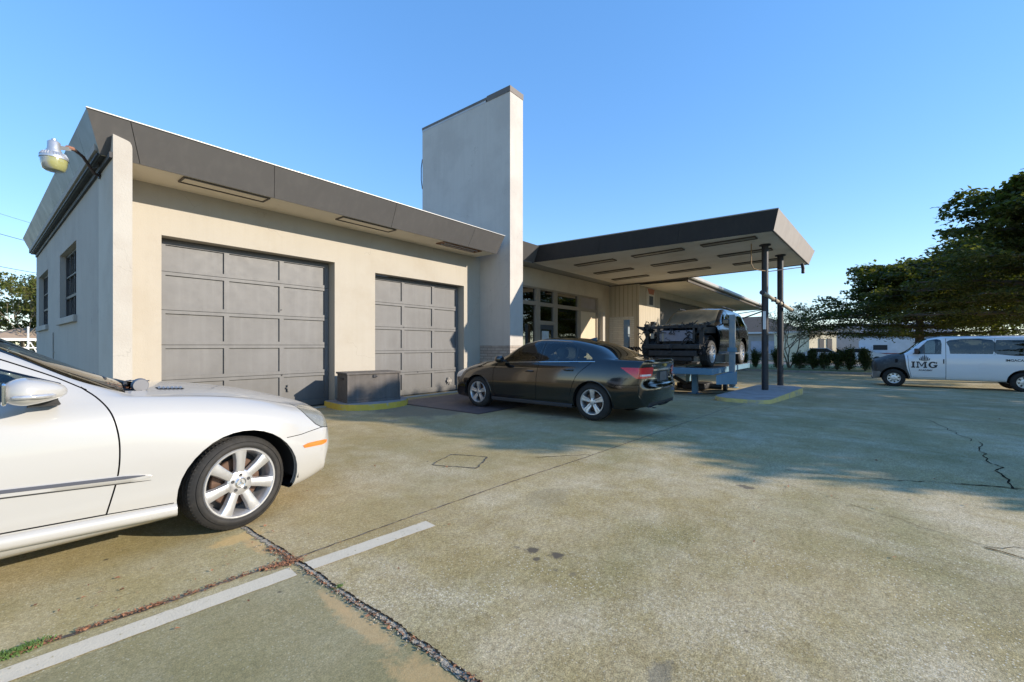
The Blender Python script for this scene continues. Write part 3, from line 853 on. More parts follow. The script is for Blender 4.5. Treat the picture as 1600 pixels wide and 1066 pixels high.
class Shell:
    """a closed car skin lofted through cross-sections, then cut into panels"""
    def __init__(s, sp):
        s.sp = sp
        x0, x1 = sp['x0'], sp['x1']
        fn = {k: (curve(v) if isinstance(v, list) else (lambda x, v=v: v)) for k, v in sp['c'].items()}
        s.fn = fn
        def ring(x):
            g_ = lambda k: fn[k](x)
            ws, wl, wm = g_('ws'), g_('wl'), g_('wm')
            wsh, wbl, wrr = g_('wsh'), g_('wbl'), g_('wrr')
            zb, zs, zl, zm, zsh, zbl, zrr, ztc = [g_(k) for k in ('zb', 'zs', 'zl', 'zm', 'zsh', 'zbl', 'zrr', 'ztc')]
            gb = g_('gb')        # window bulge
            P = [(0, zb), (ws * .5, zb), (ws - .06, zb), (ws, zs), (wl, zl), (wm, zm), (wsh, zsh), (wbl, zbl),
                 ((wbl * .52 + wrr * .48) + gb, zbl * .52 + zrr * .48), (wrr, zrr), (wrr * .62, zrr + (ztc - zrr) * .66), (0, ztc)]
            return P
        subs = [1, 2, 2, 3, 4, 4, 3, 5, 5, 4, 6]
        def spline(P):
            out = []
            P = [np.array(p, float) for p in P]
            Q = [P[0] * [-1, 1] if P[0][0] == 0 else 2 * P[0] - P[1]]
            Q = [np.array((-P[1][0], P[1][1]))] + P + [np.array((-P[-2][0], P[-2][1]))]
            for i in range(1, len(Q) - 2):
                p0, p1, p2, p3 = Q[i - 1], Q[i], Q[i + 1], Q[i + 2]
                t0 = 0; t1 = t0 + max(np.linalg.norm(p1 - p0), 1e-4) ** .5; t2 = t1 + max(np.linalg.norm(p2 - p1), 1e-4) ** .5; t3 = t2 + max(np.linalg.norm(p3 - p2), 1e-4) ** .5
                n = subs[i - 1]
                for k in range(n):
                    t = t1 + (t2 - t1) * k / n
                    A1 = (t1 - t) / (t1 - t0) * p0 + (t - t0) / (t1 - t0) * p1
                    A2 = (t2 - t) / (t2 - t1) * p1 + (t - t1) / (t2 - t1) * p2
                    A3 = (t3 - t) / (t3 - t2) * p2 + (t - t2) / (t3 - t2) * p3
                    B1 = (t2 - t) / (t2 - t0) * A1 + (t - t0) / (t2 - t0) * A2
                    B2 = (t3 - t) / (t3 - t1) * A2 + (t - t1) / (t3 - t1) * A3
                    q = (t2 - t) / (t2 - t1) * B1 + (t - t1) / (t2 - t1) * B2
                    out.append((max(q[0], 0), q[1]))
            out.append((0, P[-1][1]))
            return out
        nx = sp.get('nx', 110)
        xs = list(np.linspace(x0, x1, nx))
        rows = []
        fe, re = sp['front'], sp['rear']     # dict(w0, depth, n, prof, W)
        pf, pr = curve(fe['prof']), curve(re['prof'])
        def warp(x, y, z):
            if fe['depth']:
                w_ = sstep(x1 - fe['w0'], x1, x)
                if w_ > 0:
                    r_ = min(abs(y) / fe['W'], 1.0)
                    x += w_ * (fe['depth'] * (1 - r_ ** fe['n']) ** fe.get('e', .62) * pf(z) + fe.get('lean', lambda z: 0)(z))
            w_ = 1 - sstep(x0, x0 + re['w0'], x) if x < x0 + re['w0'] else 0
            if w_ > 0:
                r_ = min(abs(y) / re['W'], 1.0)
                x -= w_ * (re['depth'] * (1 - r_ ** re['n']) ** re.get('e', .62) * pr(z))
            return x
        halves = []
        caps = [.998, .994, .985, .97, .945, .92, .86, .78, .68, .56, .42, .28, .14, 0]
        r0, r1 = spline(ring(xs[0])), spline(ring(xs[-1]))
        for c_ in reversed(caps): halves.append([(warp(x0, y * c_, z), y * c_, z) for y, z in r0])
        for x in xs: halves.append([(warp(x, y, z), y, z) for y, z in spline(ring(x))])
        for c_ in caps: halves.append([(warp(x1, y * c_, z), y * c_, z) for y, z in r1])
        L = len(halves[0])
        bm = bmesh.new()
        grid = []
        for h in halves:
            left = [bm.verts.new(p) for p in h]
            right = [bm.verts.new((p[0], -p[1], p[2])) for p in h]
            grid.append((left, right))
        for i in range(len(grid) - 1):
            for side in (0, 1):
                a, b_ = grid[i][side], grid[i + 1][side]
                for k in range(L - 1):
                    q = (a[k], b_[k], b_[k + 1], a[k + 1]) if side else (a[k + 1], b_[k + 1], b_[k], a[k])
                    bm.faces.new(q)
        bmesh.ops.remove_doubles(bm, verts=bm.verts[:], dist=1e-4)
        bmesh.ops.dissolve_degenerate(bm, dist=1e-5, edges=bm.edges[:])
        bmesh.ops.recalc_face_normals(bm, faces=bm.faces[:])
        for f in bm.faces: f.smooth = True
        bm.normal_update()
        s.bm = bm
        tri = bm.copy(); bmesh.ops.triangulate(tri, faces=tri.faces[:])
        tri.normal_update()
        tri.verts.ensure_lookup_table(); tri.faces.ensure_lookup_table()
        s.bvh = BVHTree.FromBMesh(tri)
        s.tv = [v.co.copy() for v in tri.verts]; s.tn = [v.normal.copy() for v in tri.verts]
        s.tf = [[v.index for v in f.verts] for f in tri.faces]
        tri.free()
        s.base = bm.copy()
        s.lay = bm.faces.layers.int.new('tag')
        s.tags = {'body': 0}

    def normal_at(s, p):
        co, n, idx, d = s.bvh.find_nearest(p)
        a, b, c = s.tf[idx]
        A, B, Cc = s.tv[a], s.tv[b], s.tv[c]
        v0, v1, v2 = B - A, Cc - A, co - A
        d00, d01, d11, d20, d21 = v0.dot(v0), v0.dot(v1), v1.dot(v1), v2.dot(v0), v2.dot(v1)
        den = d00 * d11 - d01 * d01
        if abs(den) < 1e-14: return n
        v = (d11 * d20 - d01 * d21) / den; w = (d00 * d21 - d01 * d20) / den
        return (s.tn[a] * (1 - v - w) + s.tn[b] * v + s.tn[c] * w).normalized()

    def side_y(s, x, z, sgn=1):
        h = s.bvh.ray_cast(Vector((x, sgn * 3, z)), Vector((0, -sgn, 0)))
        return h[0].y if h[0] else sgn * .8

    AX = {'y': (0, 2), 'x': (1, 2), 'z': (0, 1)}

    def cut(s, poly, ax, cond, tagname=None, only=None, closed=True):
        i, j = s.AX[ax]
        pts = [Vector(p) for p in poly]
        lo = (min(p.x for p in pts) - .02, min(p.y for p in pts) - .02); hi = (max(p.x for p in pts) + .02, max(p.y for p in pts) + .02)
        only_i = None if only is None else {s.tags[o] for o in only if o in s.tags}
        def inb(f):
            a = [v.co[i] for v in f.verts]; b = [v.co[j] for v in f.verts]
            return max(a) > lo[0] and min(a) < hi[0] and max(b) > lo[1] and min(b) < hi[1]
        faces = [f for f in s.bm.faces if inb(f) and f[s.lay] >= 0 and (only_i is None or f[s.lay] in only_i) and cond(f.calc_center_median(), f.normal)]
        n = len(pts)
        for k in range(n if closed else n - 1):
            a, b = pts[k], pts[(k + 1) % n]
            d = b - a
            if d.length < 1e-6: continue
            co = Vector((0, 0, 0)); co[i] = a.x; co[j] = a.y
            no = Vector((0, 0, 0)); no[i] = -d.y; no[j] = d.x
            m = .012
            l2 = (min(a.x, b.x) - m, min(a.y, b.y) - m); h2 = (max(a.x, b.x) + m, max(a.y, b.y) + m)
            near, far = [], []
            for f in faces:
                A_ = [v.co[i] for v in f.verts]; B2_ = [v.co[j] for v in f.verts]
                (near if max(A_) > l2[0] and min(A_) < h2[0] and max(B2_) > l2[1] and min(B2_) < h2[1] else far).append(f)
            if not near: continue
            es = {e for f in near for e in f.edges}; vv = {v for f in near for v in f.verts}
            ret = bmesh.ops.bisect_plane(s.bm, geom=list(vv) + list(es) + near, dist=1e-5, plane_co=co, plane_no=no)
            nf = {g_ for g_ in ret['geom'] if isinstance(g_, bmesh.types.BMFace)}
            faces = [f for f in far if f.is_valid] + [f for f in nf if f.is_valid]
        if tagname is not None:
            s.mark(pts, i, j, faces, tagname, cond)

    def mark(s, pts, i, j, faces, tagname, cond):
        if tagname not in s.tags: s.tags[tagname] = (-1 if tagname == 'gone' else max(s.tags.values()) + 1)
        t = s.tags[tagname]
        n = len(pts)
        for f in faces:
            c = f.calc_center_median()
            x, y = c[i], c[j]
            inside = False
            for k in range(n):
                a, b = pts[k], pts[(k + 1) % n]
                if (a.y > y) != (b.y > y) and x < (b.x - a.x) * (y - a.y) / (b.y - a.y) + a.x: inside = not inside
            if inside: f[s.lay] = t

    def gap(s, line, w, ax, cond, only=None):
        """open a panel gap along a polyline"""
        P = [Vector(p) for p in line]
        for k in range(len(P) - 1):
            d = (P[k + 1] - P[k]).normalized(); u = Vector((-d.y, d.x)) * w / 2; e = d * w * .3
            s.cut([P[k] - e + u, P[k + 1] + e + u, P[k + 1] + e - u, P[k] - e - u], ax, cond, 'gone', only)

    def part(s, tagnames, name, m, parent, push=0.0, label=None, flt=None):
        ids = {s.tags[t] for t in ([tagnames] if isinstance(tagnames, str) else tagnames) if t in s.tags}
        vm = {}; vv = []; ff = []
        for f in s.bm.faces:
            if f[s.lay] in ids and (flt is None or flt(f.calc_center_median())):
                q = []
                for v in f.verts:
                    if v.index not in vm or v.index < 0:
                        pass
                    if v not in vm:
                        vm[v] = len(vv); vv.append(v.co.copy())
                    q.append(vm[v])
                ff.append(q)
        if not ff: return None
        nn = [s.normal_at(p) for p in vv]
        if push: vv = [p + n_ * push for p, n_ in zip(vv, nn)]
        o = mesh_obj(name, vv, ff, m, parent, True, normals=[tuple(n_) for n_ in nn])
        if label: o['label'] = label
        return o

    def liner(s, parent, m, inset=.018, holes=(), name='inner_shell'):
        """dark shell just inside the skin, left open at glass and wheel openings"""
        bad = {s.tags[t] for t in holes if t in s.tags}
        vm = {}; vv = []; ff = []
        for f in s.bm.faces:
            if f[s.lay] in bad: continue
            q = []
            for v in f.verts:
                if v not in vm:
                    vm[v] = len(vv); vv.append(v.co - s.normal_at(v.co) * inset)
                q.append(vm[v])
            ff.append(q)
        return mesh_obj(name, vv, ff, m, parent, True)


def curvy(P, n=5):
    """Catmull-Rom through 2D points"""
    Q = [tuple(2 * np.array(P[0]) - np.array(P[1]))] + list(P) + [tuple(2 * np.array(P[-1]) - np.array(P[-2]))]
    out = []
    for i in range(1, len(Q) - 2):
        a, b, c, d = [np.array(q, float) for q in Q[i - 1:i + 3]]
        for k in range(n):
            t = k / n
            out.append(tuple(.5 * ((2 * b) + (c - a) * t + (2 * a - 5 * b + 4 * c - d) * t * t + (3 * b - a - 3 * c + d) * t ** 3)))
    out.append(tuple(P[-1]))
    return out


def circ(cx, cz, r, n=30, a0=0, a1=360):
    return [(cx + r * math.cos(R(a0 + (a1 - a0) * k / n)), cz + r * math.sin(R(a0 + (a1 - a0) * k / n))) for k in range(n)]


rubber = mat('tyre rubber', (.016, .015, .014), .75, var=.25, vsc=12, dirt=(.045, .039, .032), dsc=7, damt=(.5, .8))
alloy = mat('silver alloy', (.62, .62, .63), .32, metal=.75, var=.05, vsc=9, dirt=(.38, .35, .32), dsc=12, damt=(.6, .8))
alloy_dark = mat('shadowed alloy', (.25, .25, .26), .45, metal=.7)
chrome = mat('chrome', (.78, .78, .78), .12, metal=1, var=.03)
disc_m = mat('brake disc', (.11, .065, .045), .55, metal=.5, var=.2)
hub_dark = mat('hub shadow', (.05, .05, .05), .8)
seat_m = mat('car seat cloth', (.16, .15, .14), .9)


def wheel(parent, x, y, r, width, rim, style, steer=0, mat_rim=None, z=None):
    """wheel with its outer face towards sign(y)"""
    sg = 1 if y > 0 else -1
    z = r if z is None else z
    mr = mat_rim or alloy
    rot = Matrix.Translation((x, y, z)) @ Matrix.Rotation(R(steer), 4, 'Z') @ Matrix.Diagonal((1, sg, 1, 1))
    def out(b, name, m, par, angle=35):
        b.v = [tuple(rot @ Vector(p)) for p in b.v]
        return b.build(name, m, par, angle=angle)
    w = width
    b = MB()
    sw = .012
    prof = [(rim - .004, -w + .02), (rim + .01, -w + .004), (r - .06, -w - .006), (r - .02, -w + .012), (r - .004, -w + .03)]
    ng = 4
    ys = np.linspace(-w + .035, -.035, ng * 2 + 1)
    for k, yy in enumerate(ys):
        d = .010 if k % 2 else 0
        prof += [(r - .0015 - d, yy - .007), (r - .0015 - d, yy + .007)]
    prof += [(r - .006, -.026), (r - .018, -.010), (r - .05, .004), (rim + .022, .008), (rim + .008, .002), (rim - .002, -.010)]
    b.lathe(prof, 'y', (0, 0, 0), 56)
    if style == 'seven':       # open tread blocks on the shoulder
        for k in range(76):
            a0, a1 = 2 * PI * k / 76, 2 * PI * (k + .62) / 76
            P = []
            for aa in (a0, a1):
                for rr, yy in ((r - .024, -.010), (r - .0035, -.024), (r + .0005, -.050), (r - .012, -.055)):
                    P.append((rr * math.cos(aa), yy, rr * math.sin(aa)))
            b.add(P, [(0, 1, 5, 4), (1, 2, 6, 5), (2, 3, 7, 6), (0, 3, 2, 1), (4, 5, 6, 7)])
        for rr in (r - .038, r - .055): b.lathe([(rr - .002, -.003 + .004 * (r - .055 == rr)), (rr, .0035 + .001), (rr + .002, -.003)], 'y', (0, 0, 0), 56)
    tyre = out(b, 'tyre', rubber, parent, 50)
    # rim barrel and lip
    b = MB()
    b.lathe([(rim + .002, -.006), (rim - .004, .002), (rim - .014, .001), (rim - .020, -.012), (rim - .030, -.03), (rim - .042, -w + .04), (rim - .01, -w + .02)], 'y', (0, 0, 0), 48)
    rm = out(b, 'rim', mr, parent)
    b = MB()
    b.lathe([(.055, -.075), (rim * .66, -.075), (rim * .68, -.08), (rim * .68, -.1), (.05, -.1)], 'y', (0, 0, 0), 36)
    out(b, 'brake_disc', disc_m, rm)
    b = MB()
    b.lathe([(0, -.13), (rim - .035, -.13)], 'y', (0, 0, 0), 30); out(b, 'wheel_back', hub_dark, rm)
    b = MB()
    R1 = rim - .012
    if style == 'seven':
        for k in range(7):
            a = 2 * PI * k / 7 + PI / 2
            ca, sa = math.cos(a), math.sin(a)
            def pt(rr, tt, yy): return (ca * rr - sa * tt, yy, sa * rr + ca * tt)
            secs = [(.050, .031, -.018), (.085, .027, -.014), (R1 * .7, .031, -.004), (R1, .040, -.004)]
            vv = []; ff = []
            for (rr, hw, yy) in secs:
                vv += [pt(rr, -hw - .006, yy - .035), pt(rr, -hw, yy - .004), pt(rr, -hw + .006, yy), pt(rr, hw - .006, yy), pt(rr, hw, yy - .004), pt(rr, hw + .006, yy - .035)]
            for i in range(len(secs) - 1):
                for j in range(5):
                    ff.append((i * 6 + j, i * 6 + j + 1, (i + 1) * 6 + j + 1, (i + 1) * 6 + j))
            b.add(vv, ff)
        b.lathe([(0, -.010), (.035, -.010), (.040, -.014), (.078, -.015), (.088, -.022), (.09, -.05)], 'y', (0, 0, 0), 35)
        out(b, 'spokes', mr, rm)
        b = MB()
        for k in range(5):
            a = 2 * PI * k / 5 + PI / 2
            b.lathe([(0, -.0135), (.0105, -.0135), (.0115, -.012), (.0118, -.0115)], 'y', (math.cos(a) * .056, 0, math.sin(a) * .056), 12)
        out(b, 'bolt_hole', hub_dark, rm)
        b = MB()
        b.lathe([(.0285, -.0105), (.0285, -.0065), (.0315, -.0055), (.034, -.0075), (.034, -.0105)], 'y', (0, 0, 0), 24)
        for k in range(3):
            a = 2 * PI * k / 3 + PI / 2
            ca, sa = math.cos(a), math.sin(a)
            b.add([(-sa * .0042, -.006, ca * .0042), (sa * .0042, -.006, -ca * .0042), (ca * .029, -.0075, sa * .029), (0, -.0045, 0)], [(0, 3, 2), (3, 1, 2), (0, 2, 1)])
        out(b, 'centre_emblem', chrome, rm)
    elif style == 'five':
        for k in range(5):
            a = 2 * PI * k / 5 + PI / 2
            ca, sa = math.cos(a), math.sin(a)
            def pt(rr, tt, yy): return (ca * rr - sa * tt, yy, sa * rr + ca * tt)
            secs = [(.03, .028, -.022), (.08, .032, -.018), (R1 * .65, .036, -.008), (R1, .052, -.005)]
            vv = []; ff = []
            for (rr, hw, yy) in secs:
                vv += [pt(rr, -hw - .004, yy - .04), pt(rr, -hw, yy - .003), pt(rr, -hw * .45, yy), pt(rr, 0, yy - .006), pt(rr, hw * .45, yy), pt(rr, hw, yy - .003), pt(rr, hw + .004, yy - .04)]
            for i in range(len(secs) - 1):
                for j in range(6):
                    ff.append((i * 7 + j, i * 7 + j + 1, (i + 1) * 7 + j + 1, (i + 1) * 7 + j))
            b.add(vv, ff)
        b.lathe([(0, -.012), (.03, -.013), (.062, -.02), (.07, -.05)], 'y', (0, 0, 0), 30)
        out(b, 'spokes', mr, rm)
        b = MB()
        for k in range(5):
            a = 2 * PI * (k + .5) / 5 + PI / 2
            b.lathe([(0, -.014), (.011, -.015), (.012, -.02)], 'y', (math.cos(a) * .052, 0, math.sin(a) * .052), 10)
        out(b, 'bolt_hole', hub_dark, rm)
    elif style == 'ten':
        for k in range(10):
            a = 2 * PI * k / 10
            ca, sa = math.cos(a), math.sin(a)
            def pt(rr, tt, yy): return (ca * rr - sa * tt, yy, sa * rr + ca * tt)
            secs = [(.05, .02, -.03), (R1, .022, -.008)]
            vv = []; ff = []
            for (rr, hw, yy) in secs: vv += [pt(rr, -hw, yy - .04), pt(rr, -hw, yy), pt(rr, hw, yy), pt(rr, hw, yy - .04)]
            for j in range(3): ff.append((j, j + 1, 4 + j + 1, 4 + j))
            b.add(vv, ff)
        b.lathe([(0, -.015), (.07, -.02), (.08, -.06)], 'y', (0, 0, 0), 24)
        out(b, 'spokes', mr, rm)
    elif style == 'cover':          # pressed wheel cover with slots
        b.lathe([(0, .012), (.045, .012), (.055, -.004), (.085, -.006), (R1 * .60, -.012)], 'y', (0, 0, 0), 32)
        b.lathe([(R1 * .92, -.012), (R1, -.004)], 'y', (0, 0, 0), 32)
        for k in range(8):
            a = 2 * PI * k / 8
            b.lathe([(R1 * .6, -.012), (R1 * .75, -.010), (R1 * .92, -.012)], 'y', (0, 0, 0), 4, arc=(a, a + .48))
        out(b, 'wheel_cover', mr, rm)
        b = MB(); b.lathe([(0, -.04), (R1, -.04)], 'y', (0, 0, 0), 24); out(b, 'slot_shadow', hub_dark, rm)
    return tyre


def wheel_tub(parent, x, y, r, width, z, m):
    sg = 1 if y > 0 else -1
    b = MB()
    b.lathe([(r, 0), (r, -width * .95), (.02, -width)], 'y', (0, 0, 0), 20, arc=(-.12, PI + .12))
    b.v = [(p[0] + x, p[1] * sg + y, p[2] + z) for p in b.v]
    return b.build('wheel_well', m, parent, smooth=True)


def hull(parent, x0, x1, w, z0, z1, m):
    b = MB(); b.box(x0, x1, -w, w, z0, z1, b=.03); return b.build('floor_pan', m, parent)


def seats(parent, xs, ys, z, m, h=.62, tilt=.18):
    for x in xs:
        for y in ys:
            b = MB()
            b.box(x - .05, x + .45, y - .23, y + .23, z - .12, z + .04, b=.04)
            b.hexa([(x - .10, y - .23, z), (x + .04, y - .23, z), (x + .04, y + .23, z), (x - .10, y + .23, z)],
                   [(x - .08 - tilt, y - .19, z + h * .8), (x + .0 - tilt, y - .19, z + h * .8), (x + .0 - tilt, y + .19, z + h * .8), (x - .08 - tilt, y + .19, z + h * .8)])
            b.lathe([(0, -.1), (.085, -.09), (.11, -.03), (.11, .04), (.07, .095), (0, .1)], 'x', (x - .05 - tilt, y, z + h * .98), 12)
            b.build('seat', m, parent, angle=40)


def car_paint(name, col, metal=0, rough=.35, coat=1.0, var=.02, flake=0, dirt=None):
    m, t, p, out = nodes(name)
    v = objvec(t)
    c = mix(t, noise(t, 1.5, 4, .6, v), [x * (1 - var) for x in col], [min(1, x * (1 + var)) for x in col])
    if dirt:
        sx = N(t, 'SeparateXYZ'); t.links.new(v, sx.inputs[0])
        low = ramp(t, mth(t, 'ADD', sx.outputs[2], mth(t, 'MULTIPLY', noise(t, 5, 5, .7, v), .35)), [(.38, 1), (.62, 0)])
        c = mix(t, mth(t, 'MULTIPLY', low, dirt[3]), c, dirt[:3])
    t.links.new(c, p.inputs['Base Color'])
    p.inputs['Metallic'].default_value = metal
    p.inputs['Roughness'].default_value = rough
    p.inputs['Coat Weight'].default_value = coat
    t.links.new(ramp(t, noise(t, 4, 5, .7, v), [(.3, .03), (.8, .11)]), p.inputs['Coat Roughness'])
    return m


car_glass = glass_mat('tinted car glass', (.50, .56, .54), 1.6)
privacy_glass = glass_mat('dark privacy glass', (.16, .18, .18), 1.8)
lamp_glass = glass_mat('clear lamp cover', (.85, .85, .82), 1.3)
# ------------------------------------------------------------------ white sedan in the foreground (front axle at x = 0, nose towards +x)
def white_sedan():
    root = thing('parked_car', 'white sedan parked closest to us with its nose before the wider garage door', 'car', (1.205, 4.285, 0))
    sp = dict(x0=-3.88, x1=.60, nx=150, c=dict(
        ws=[(-3.9, .74), (-3.3, .85), (-2, .875), (-.5, .875), (.2, .86), (.6, .79)],
        wl=[(-3.9, .80), (-3.2, .89), (-2, .905), (-.5, .905), (.1, .905), (.35, .890), (.6, .835)],
        wm=[(-3.9, .80), (-3.2, .895), (-2, .915), (-.5, .915), (.1, .905), (.35, .88), (.6, .82)],
        wsh=[(-3.9, .78), (-3.2, .87), (-2, .885), (-.6, .875), (0, .85), (.35, .82), (.6, .76)],
        wbl=[(-3.9, .74), (-3.2, .82), (-2, .845), (-.75, .80), (-.2, .775), (.3, .73), (.6, .67)],
        wrr=[(-3.9, .62), (-3.3, .66), (-2.6, .585), (-1.9, .575), (-1.3, .60), (-.9, .66), (-.62, .70), (-.1, .64), (.6, .50)],
        zb=[(-3.9, .30), (-3.4, .22), (-2, .20), (-.5, .19), (.3, .18), (.45, .20), (.6, .255)],
        zs=[(-3.9, .36), (-3.2, .30), (-2, .28), (-.5, .25), (.3, .225), (.45, .25), (.6, .30)],
        zl=[(-3.9, .50), (-2, .45), (0, .45), (.6, .42)],
        zm=[(-3.9, .68), (-2, .66), (0, .63), (.6, .55)],
        zsh=[(-3.9, .86), (-2.5, .90), (-.75, .90), (-.2, .865), (.3, .785), (.6, .66)],
        zbl=[(-3.9, .97), (-3.2, 1.0), (-2, .995), (-.75, .985), (-.2, .94), (.2, .87), (.45, .79), (.6, .725)],
        zrr=[(-3.9, .985), (-3.35, 1.05), (-2.7, 1.33), (-2.1, 1.40), (-1.6, 1.40), (-1.2, 1.30), (-.75, 1.06), (-.55, .995), (-.1, .965), (.2, .905), (.45, .825), (.6, .755)],
        ztc=[(-3.9, .99), (-3.45, 1.06), (-2.8, 1.39), (-2.2, 1.475), (-1.7, 1.465), (-1.25, 1.415), (-.90, 1.235), (-.60, 1.075), (-.50, 1.035), (-.1, .995), (.2, .945), (.45, .868), (.6, .80)],
        gb=[(-3.9, 0), (-2.8, .02), (-1.5, .03), (-.8, .01), (.6, 0)]),
        front=dict(w0=.34, depth=.255, W=.835, n=2.5, prof=[(0, .3), (.25, .5), (.36, .78), (.47, 1), (.56, .95), (.65, .8), (.75, .45), (.85, .2)]),
        rear=dict(w0=.5, depth=.22, W=.80, n=2.4, prof=[(0, .7), (.4, 1), (.6, 1), (.9, .7), (1.05, .5)]))
    S = Shell(sp)
    side = lambda c, n: abs(c.y) > .5
    for wx in (0, -2.854):
        S.cut(circ(wx, .315, .385, 36), 'y', lambda c, n: abs(c.y) > .45, 'gone')
    paint_m = car_paint('white car paint', (.40, .394, .378), rough=.30, var=.015, dirt=(.45, .42, .36, .30))
    # glass
    S.cut([(-.98, .995), (-.88, 1.085), (-1.35, 1.275), (-1.70, 1.355), (-1.75, .998)], 'y', lambda c, n: abs(c.y) > .5 and n.z < .8, 'gl')
    S.cut([(-1.82, .998), (-1.78, 1.36), (-2.45, 1.35), (-2.85, 1.19), (-3.0, 1.03)], 'y', lambda c, n: abs(c.y) > .5 and n.z < .8, 'gl')
    S.cut([(-.60, .70), (-.56, .4), (-.55, 0), (-.56, -.4), (-.60, -.70), (-1.50, -.54), (-1.50, .54)], 'z', lambda c, n: n.z > .2 and c.z > .98 and abs(c.y) < .75 and c.x > -1.55, 'ws')
    S.cut([(-2.75, .52), (-3.4, .56), (-3.4, -.56), (-2.75, -.52)], 'z', lambda c, n: n.z > .1 and c.z > 1.0, 'rg')
    # cowl opening behind the hood
    S.cut([(-.555, .62), (-.50, .60), (-.455, .40), (-.44, 0), (-.455, -.40), (-.50, -.60), (-.555, -.62), (-.60, -.66), (-.57, -.4), (-.56, 0), (-.57, .4), (-.60, .66)], 'z', lambda c, n: n.z > .3 and c.z > .9 and -.7 < c.x < -.3, 'gone')
    # panel gaps
    frontdoor = [(-.745, 1.035), (-.82, 1.0), (-.74, .93), (-.69, .85), (-.665, .74), (-.665, .62), (-.68, .50), (-.72, .33)]
    S.gap(curvy([(-1.62, 1.415), (-1.30, 1.315), (-.95, 1.145), (-.78, 1.04)]), .007, 'y', lambda c, n: abs(c.y) > .45 and n.z < .93)
    S.gap(curvy([(-.80, 1.055), (-.735, .985), (-.69, .90), (-.665, .78), (-.66, .66), (-.672, .52), (-.715, .325)]), .008, 'y', side)
    S.gap([(-.715, .325), (-1.1, .347), (-1.8, .36), (-2.45, .37)], .008, 'y', side)
    S.gap([(-1.79, .32), (-1.785, 1.36)], .007, 'y', side)
    S.gap([(-2.45, .35), (-2.52, .7), (-2.9, .95), (-3.05, 1.03)], .007, 'y', side)
    S.gap([(-.40, .302), (-.715, .325)], .006, 'y', side)
    S.gap([(.30, .600), (.42, .603), (.62, .625), (.78, .60)], .005, 'y', lambda c, n: abs(c.y) > .45)
    # hood shut line on the fender top, seen along the edge
    S.gap([(-.48, .755), (-.1, .735), (.25, .69), (.44, .63), (.56, .56)], .006, 'z', lambda c, n: c.z > .6 and n.z > .2)
    S.gap([(-.48, -.755), (-.1, -.735), (.25, -.69), (.44, -.63), (.56, -.56)], .006, 'z', lambda c, n: c.z > .6 and n.z > .2)
    # head lamps and side markers
    for sg in (1, -1):
        S.cut([(.50, sg * .62), (.435, sg * .74), (.42, sg * .90), (.95, sg * .90), (.95, sg * .34), (.70, sg * .42)], 'z', lambda c, n: .55 < c.z < .84 and c.x > .38, 'lamp', only=('body', 'lamp'))
    S.cut([(.3, .3), (1.3, .3), (1.3, .60), (.62, .622), (.56, .66), (.50, .73), (.46, .80), (.40, .86), (.3, .86)], 'y', lambda c, n: abs(c.y) > .3, 'body', only=('lamp',))
    S.gap([(.445, .82), (.50, .73), (.56, .66), (.62, .622)], .006, 'y', lambda c, n: abs(c.y) > .4)
    S.cut([(.425, .515), (.44, .495), (.60, .488), (.645, .497), (.66, .515), (.63, .524), (.47, .526)], 'y', lambda c, n: abs(c.y) > .5, 'marker')
    # grille and intake
    S.cut([(-.40, .47), (.40, .47), (.47, .72), (.2, .735), (-.2, .735), (-.47, .72)], 'x', lambda c, n: c.x > .5 and n.x > .3, 'grille')
    S.cut([(-.62, .25), (.62, .25), (.55, .36), (-.55, .36)], 'x', lambda c, n: c.x > .5 and n.x > .3, 'intake')
    S.cut([(-.9, .62), (-.4, .62), (-.4, .86), (-.86, .86)], 'x', lambda c, n: c.x < -3.5 and n.x < -.2, 'tail')
    S.cut([(.9, .62), (.4, .62), (.4, .86), (.86, .86)], 'x', lambda c, n: c.x < -3.5 and n.x < -.2, 'tail')
    S.part('body', 'body', paint_m, root)
    for sg in (-1, 1):
        S.part('gl', 'side_window', car_glass, root, flt=lambda c: c.y * sg > 0 and c.x > -1.78)
        S.part('gl', 'side_window', car_glass, root, flt=lambda c: c.y * sg > 0 and c.x < -1.78)
    S.part('ws', 'windscreen', glass_mat('windscreen glass', (.22, .26, .22), .9), root)
    S.part('rg', 'rear_window', car_glass, root)
    for sg in (-1, 1):
        S.part('lamp', 'headlight', mat('lamp glass front', (.24, .235, .20), .25, metal=.2, coat=.6, var=.25, vsc=14), root, flt=lambda c: c.y * sg > 0)
        S.part('lamp', 'lamp_housing', mat('lamp housing', (.45, .45, .44), .3, metal=.6), root, push=-.04, flt=lambda c: c.y * sg > 0)
        S.part('marker', 'side_marker', mat('amber marker', (.80, .17, .02), .3, coat=.6), root, push=.004, flt=lambda c: c.y * sg > 0)
        S.part('tail', 'tail_light', mat('red tail lamp', (.35, .01, .01), .2, coat=1), root, flt=lambda c: c.y * sg > 0)
    S.part('grille', 'grille', M['black_trim'], root)
    S.part('intake', 'air_intake', M['black_trim'], root)
    S.liner(root, M['dark'], .02, ('gl', 'ws', 'rg', 'gone', 'lamp'))
    for wx, st in ((0, 8), (-2.854, 0)):
        for sg in (1, -1):
            wheel(root, wx, sg * .858, .325, .225, .243, 'seven', steer=st)
            wheel_tub(root, wx, sg * .86, .40, .34, .315, M['dark'])
    hull(root, -3.4, .5, .56, .20, .45, M['dark'])
    # sill blade, door rub strip with its dark insert
    b = MB()
    n = 40
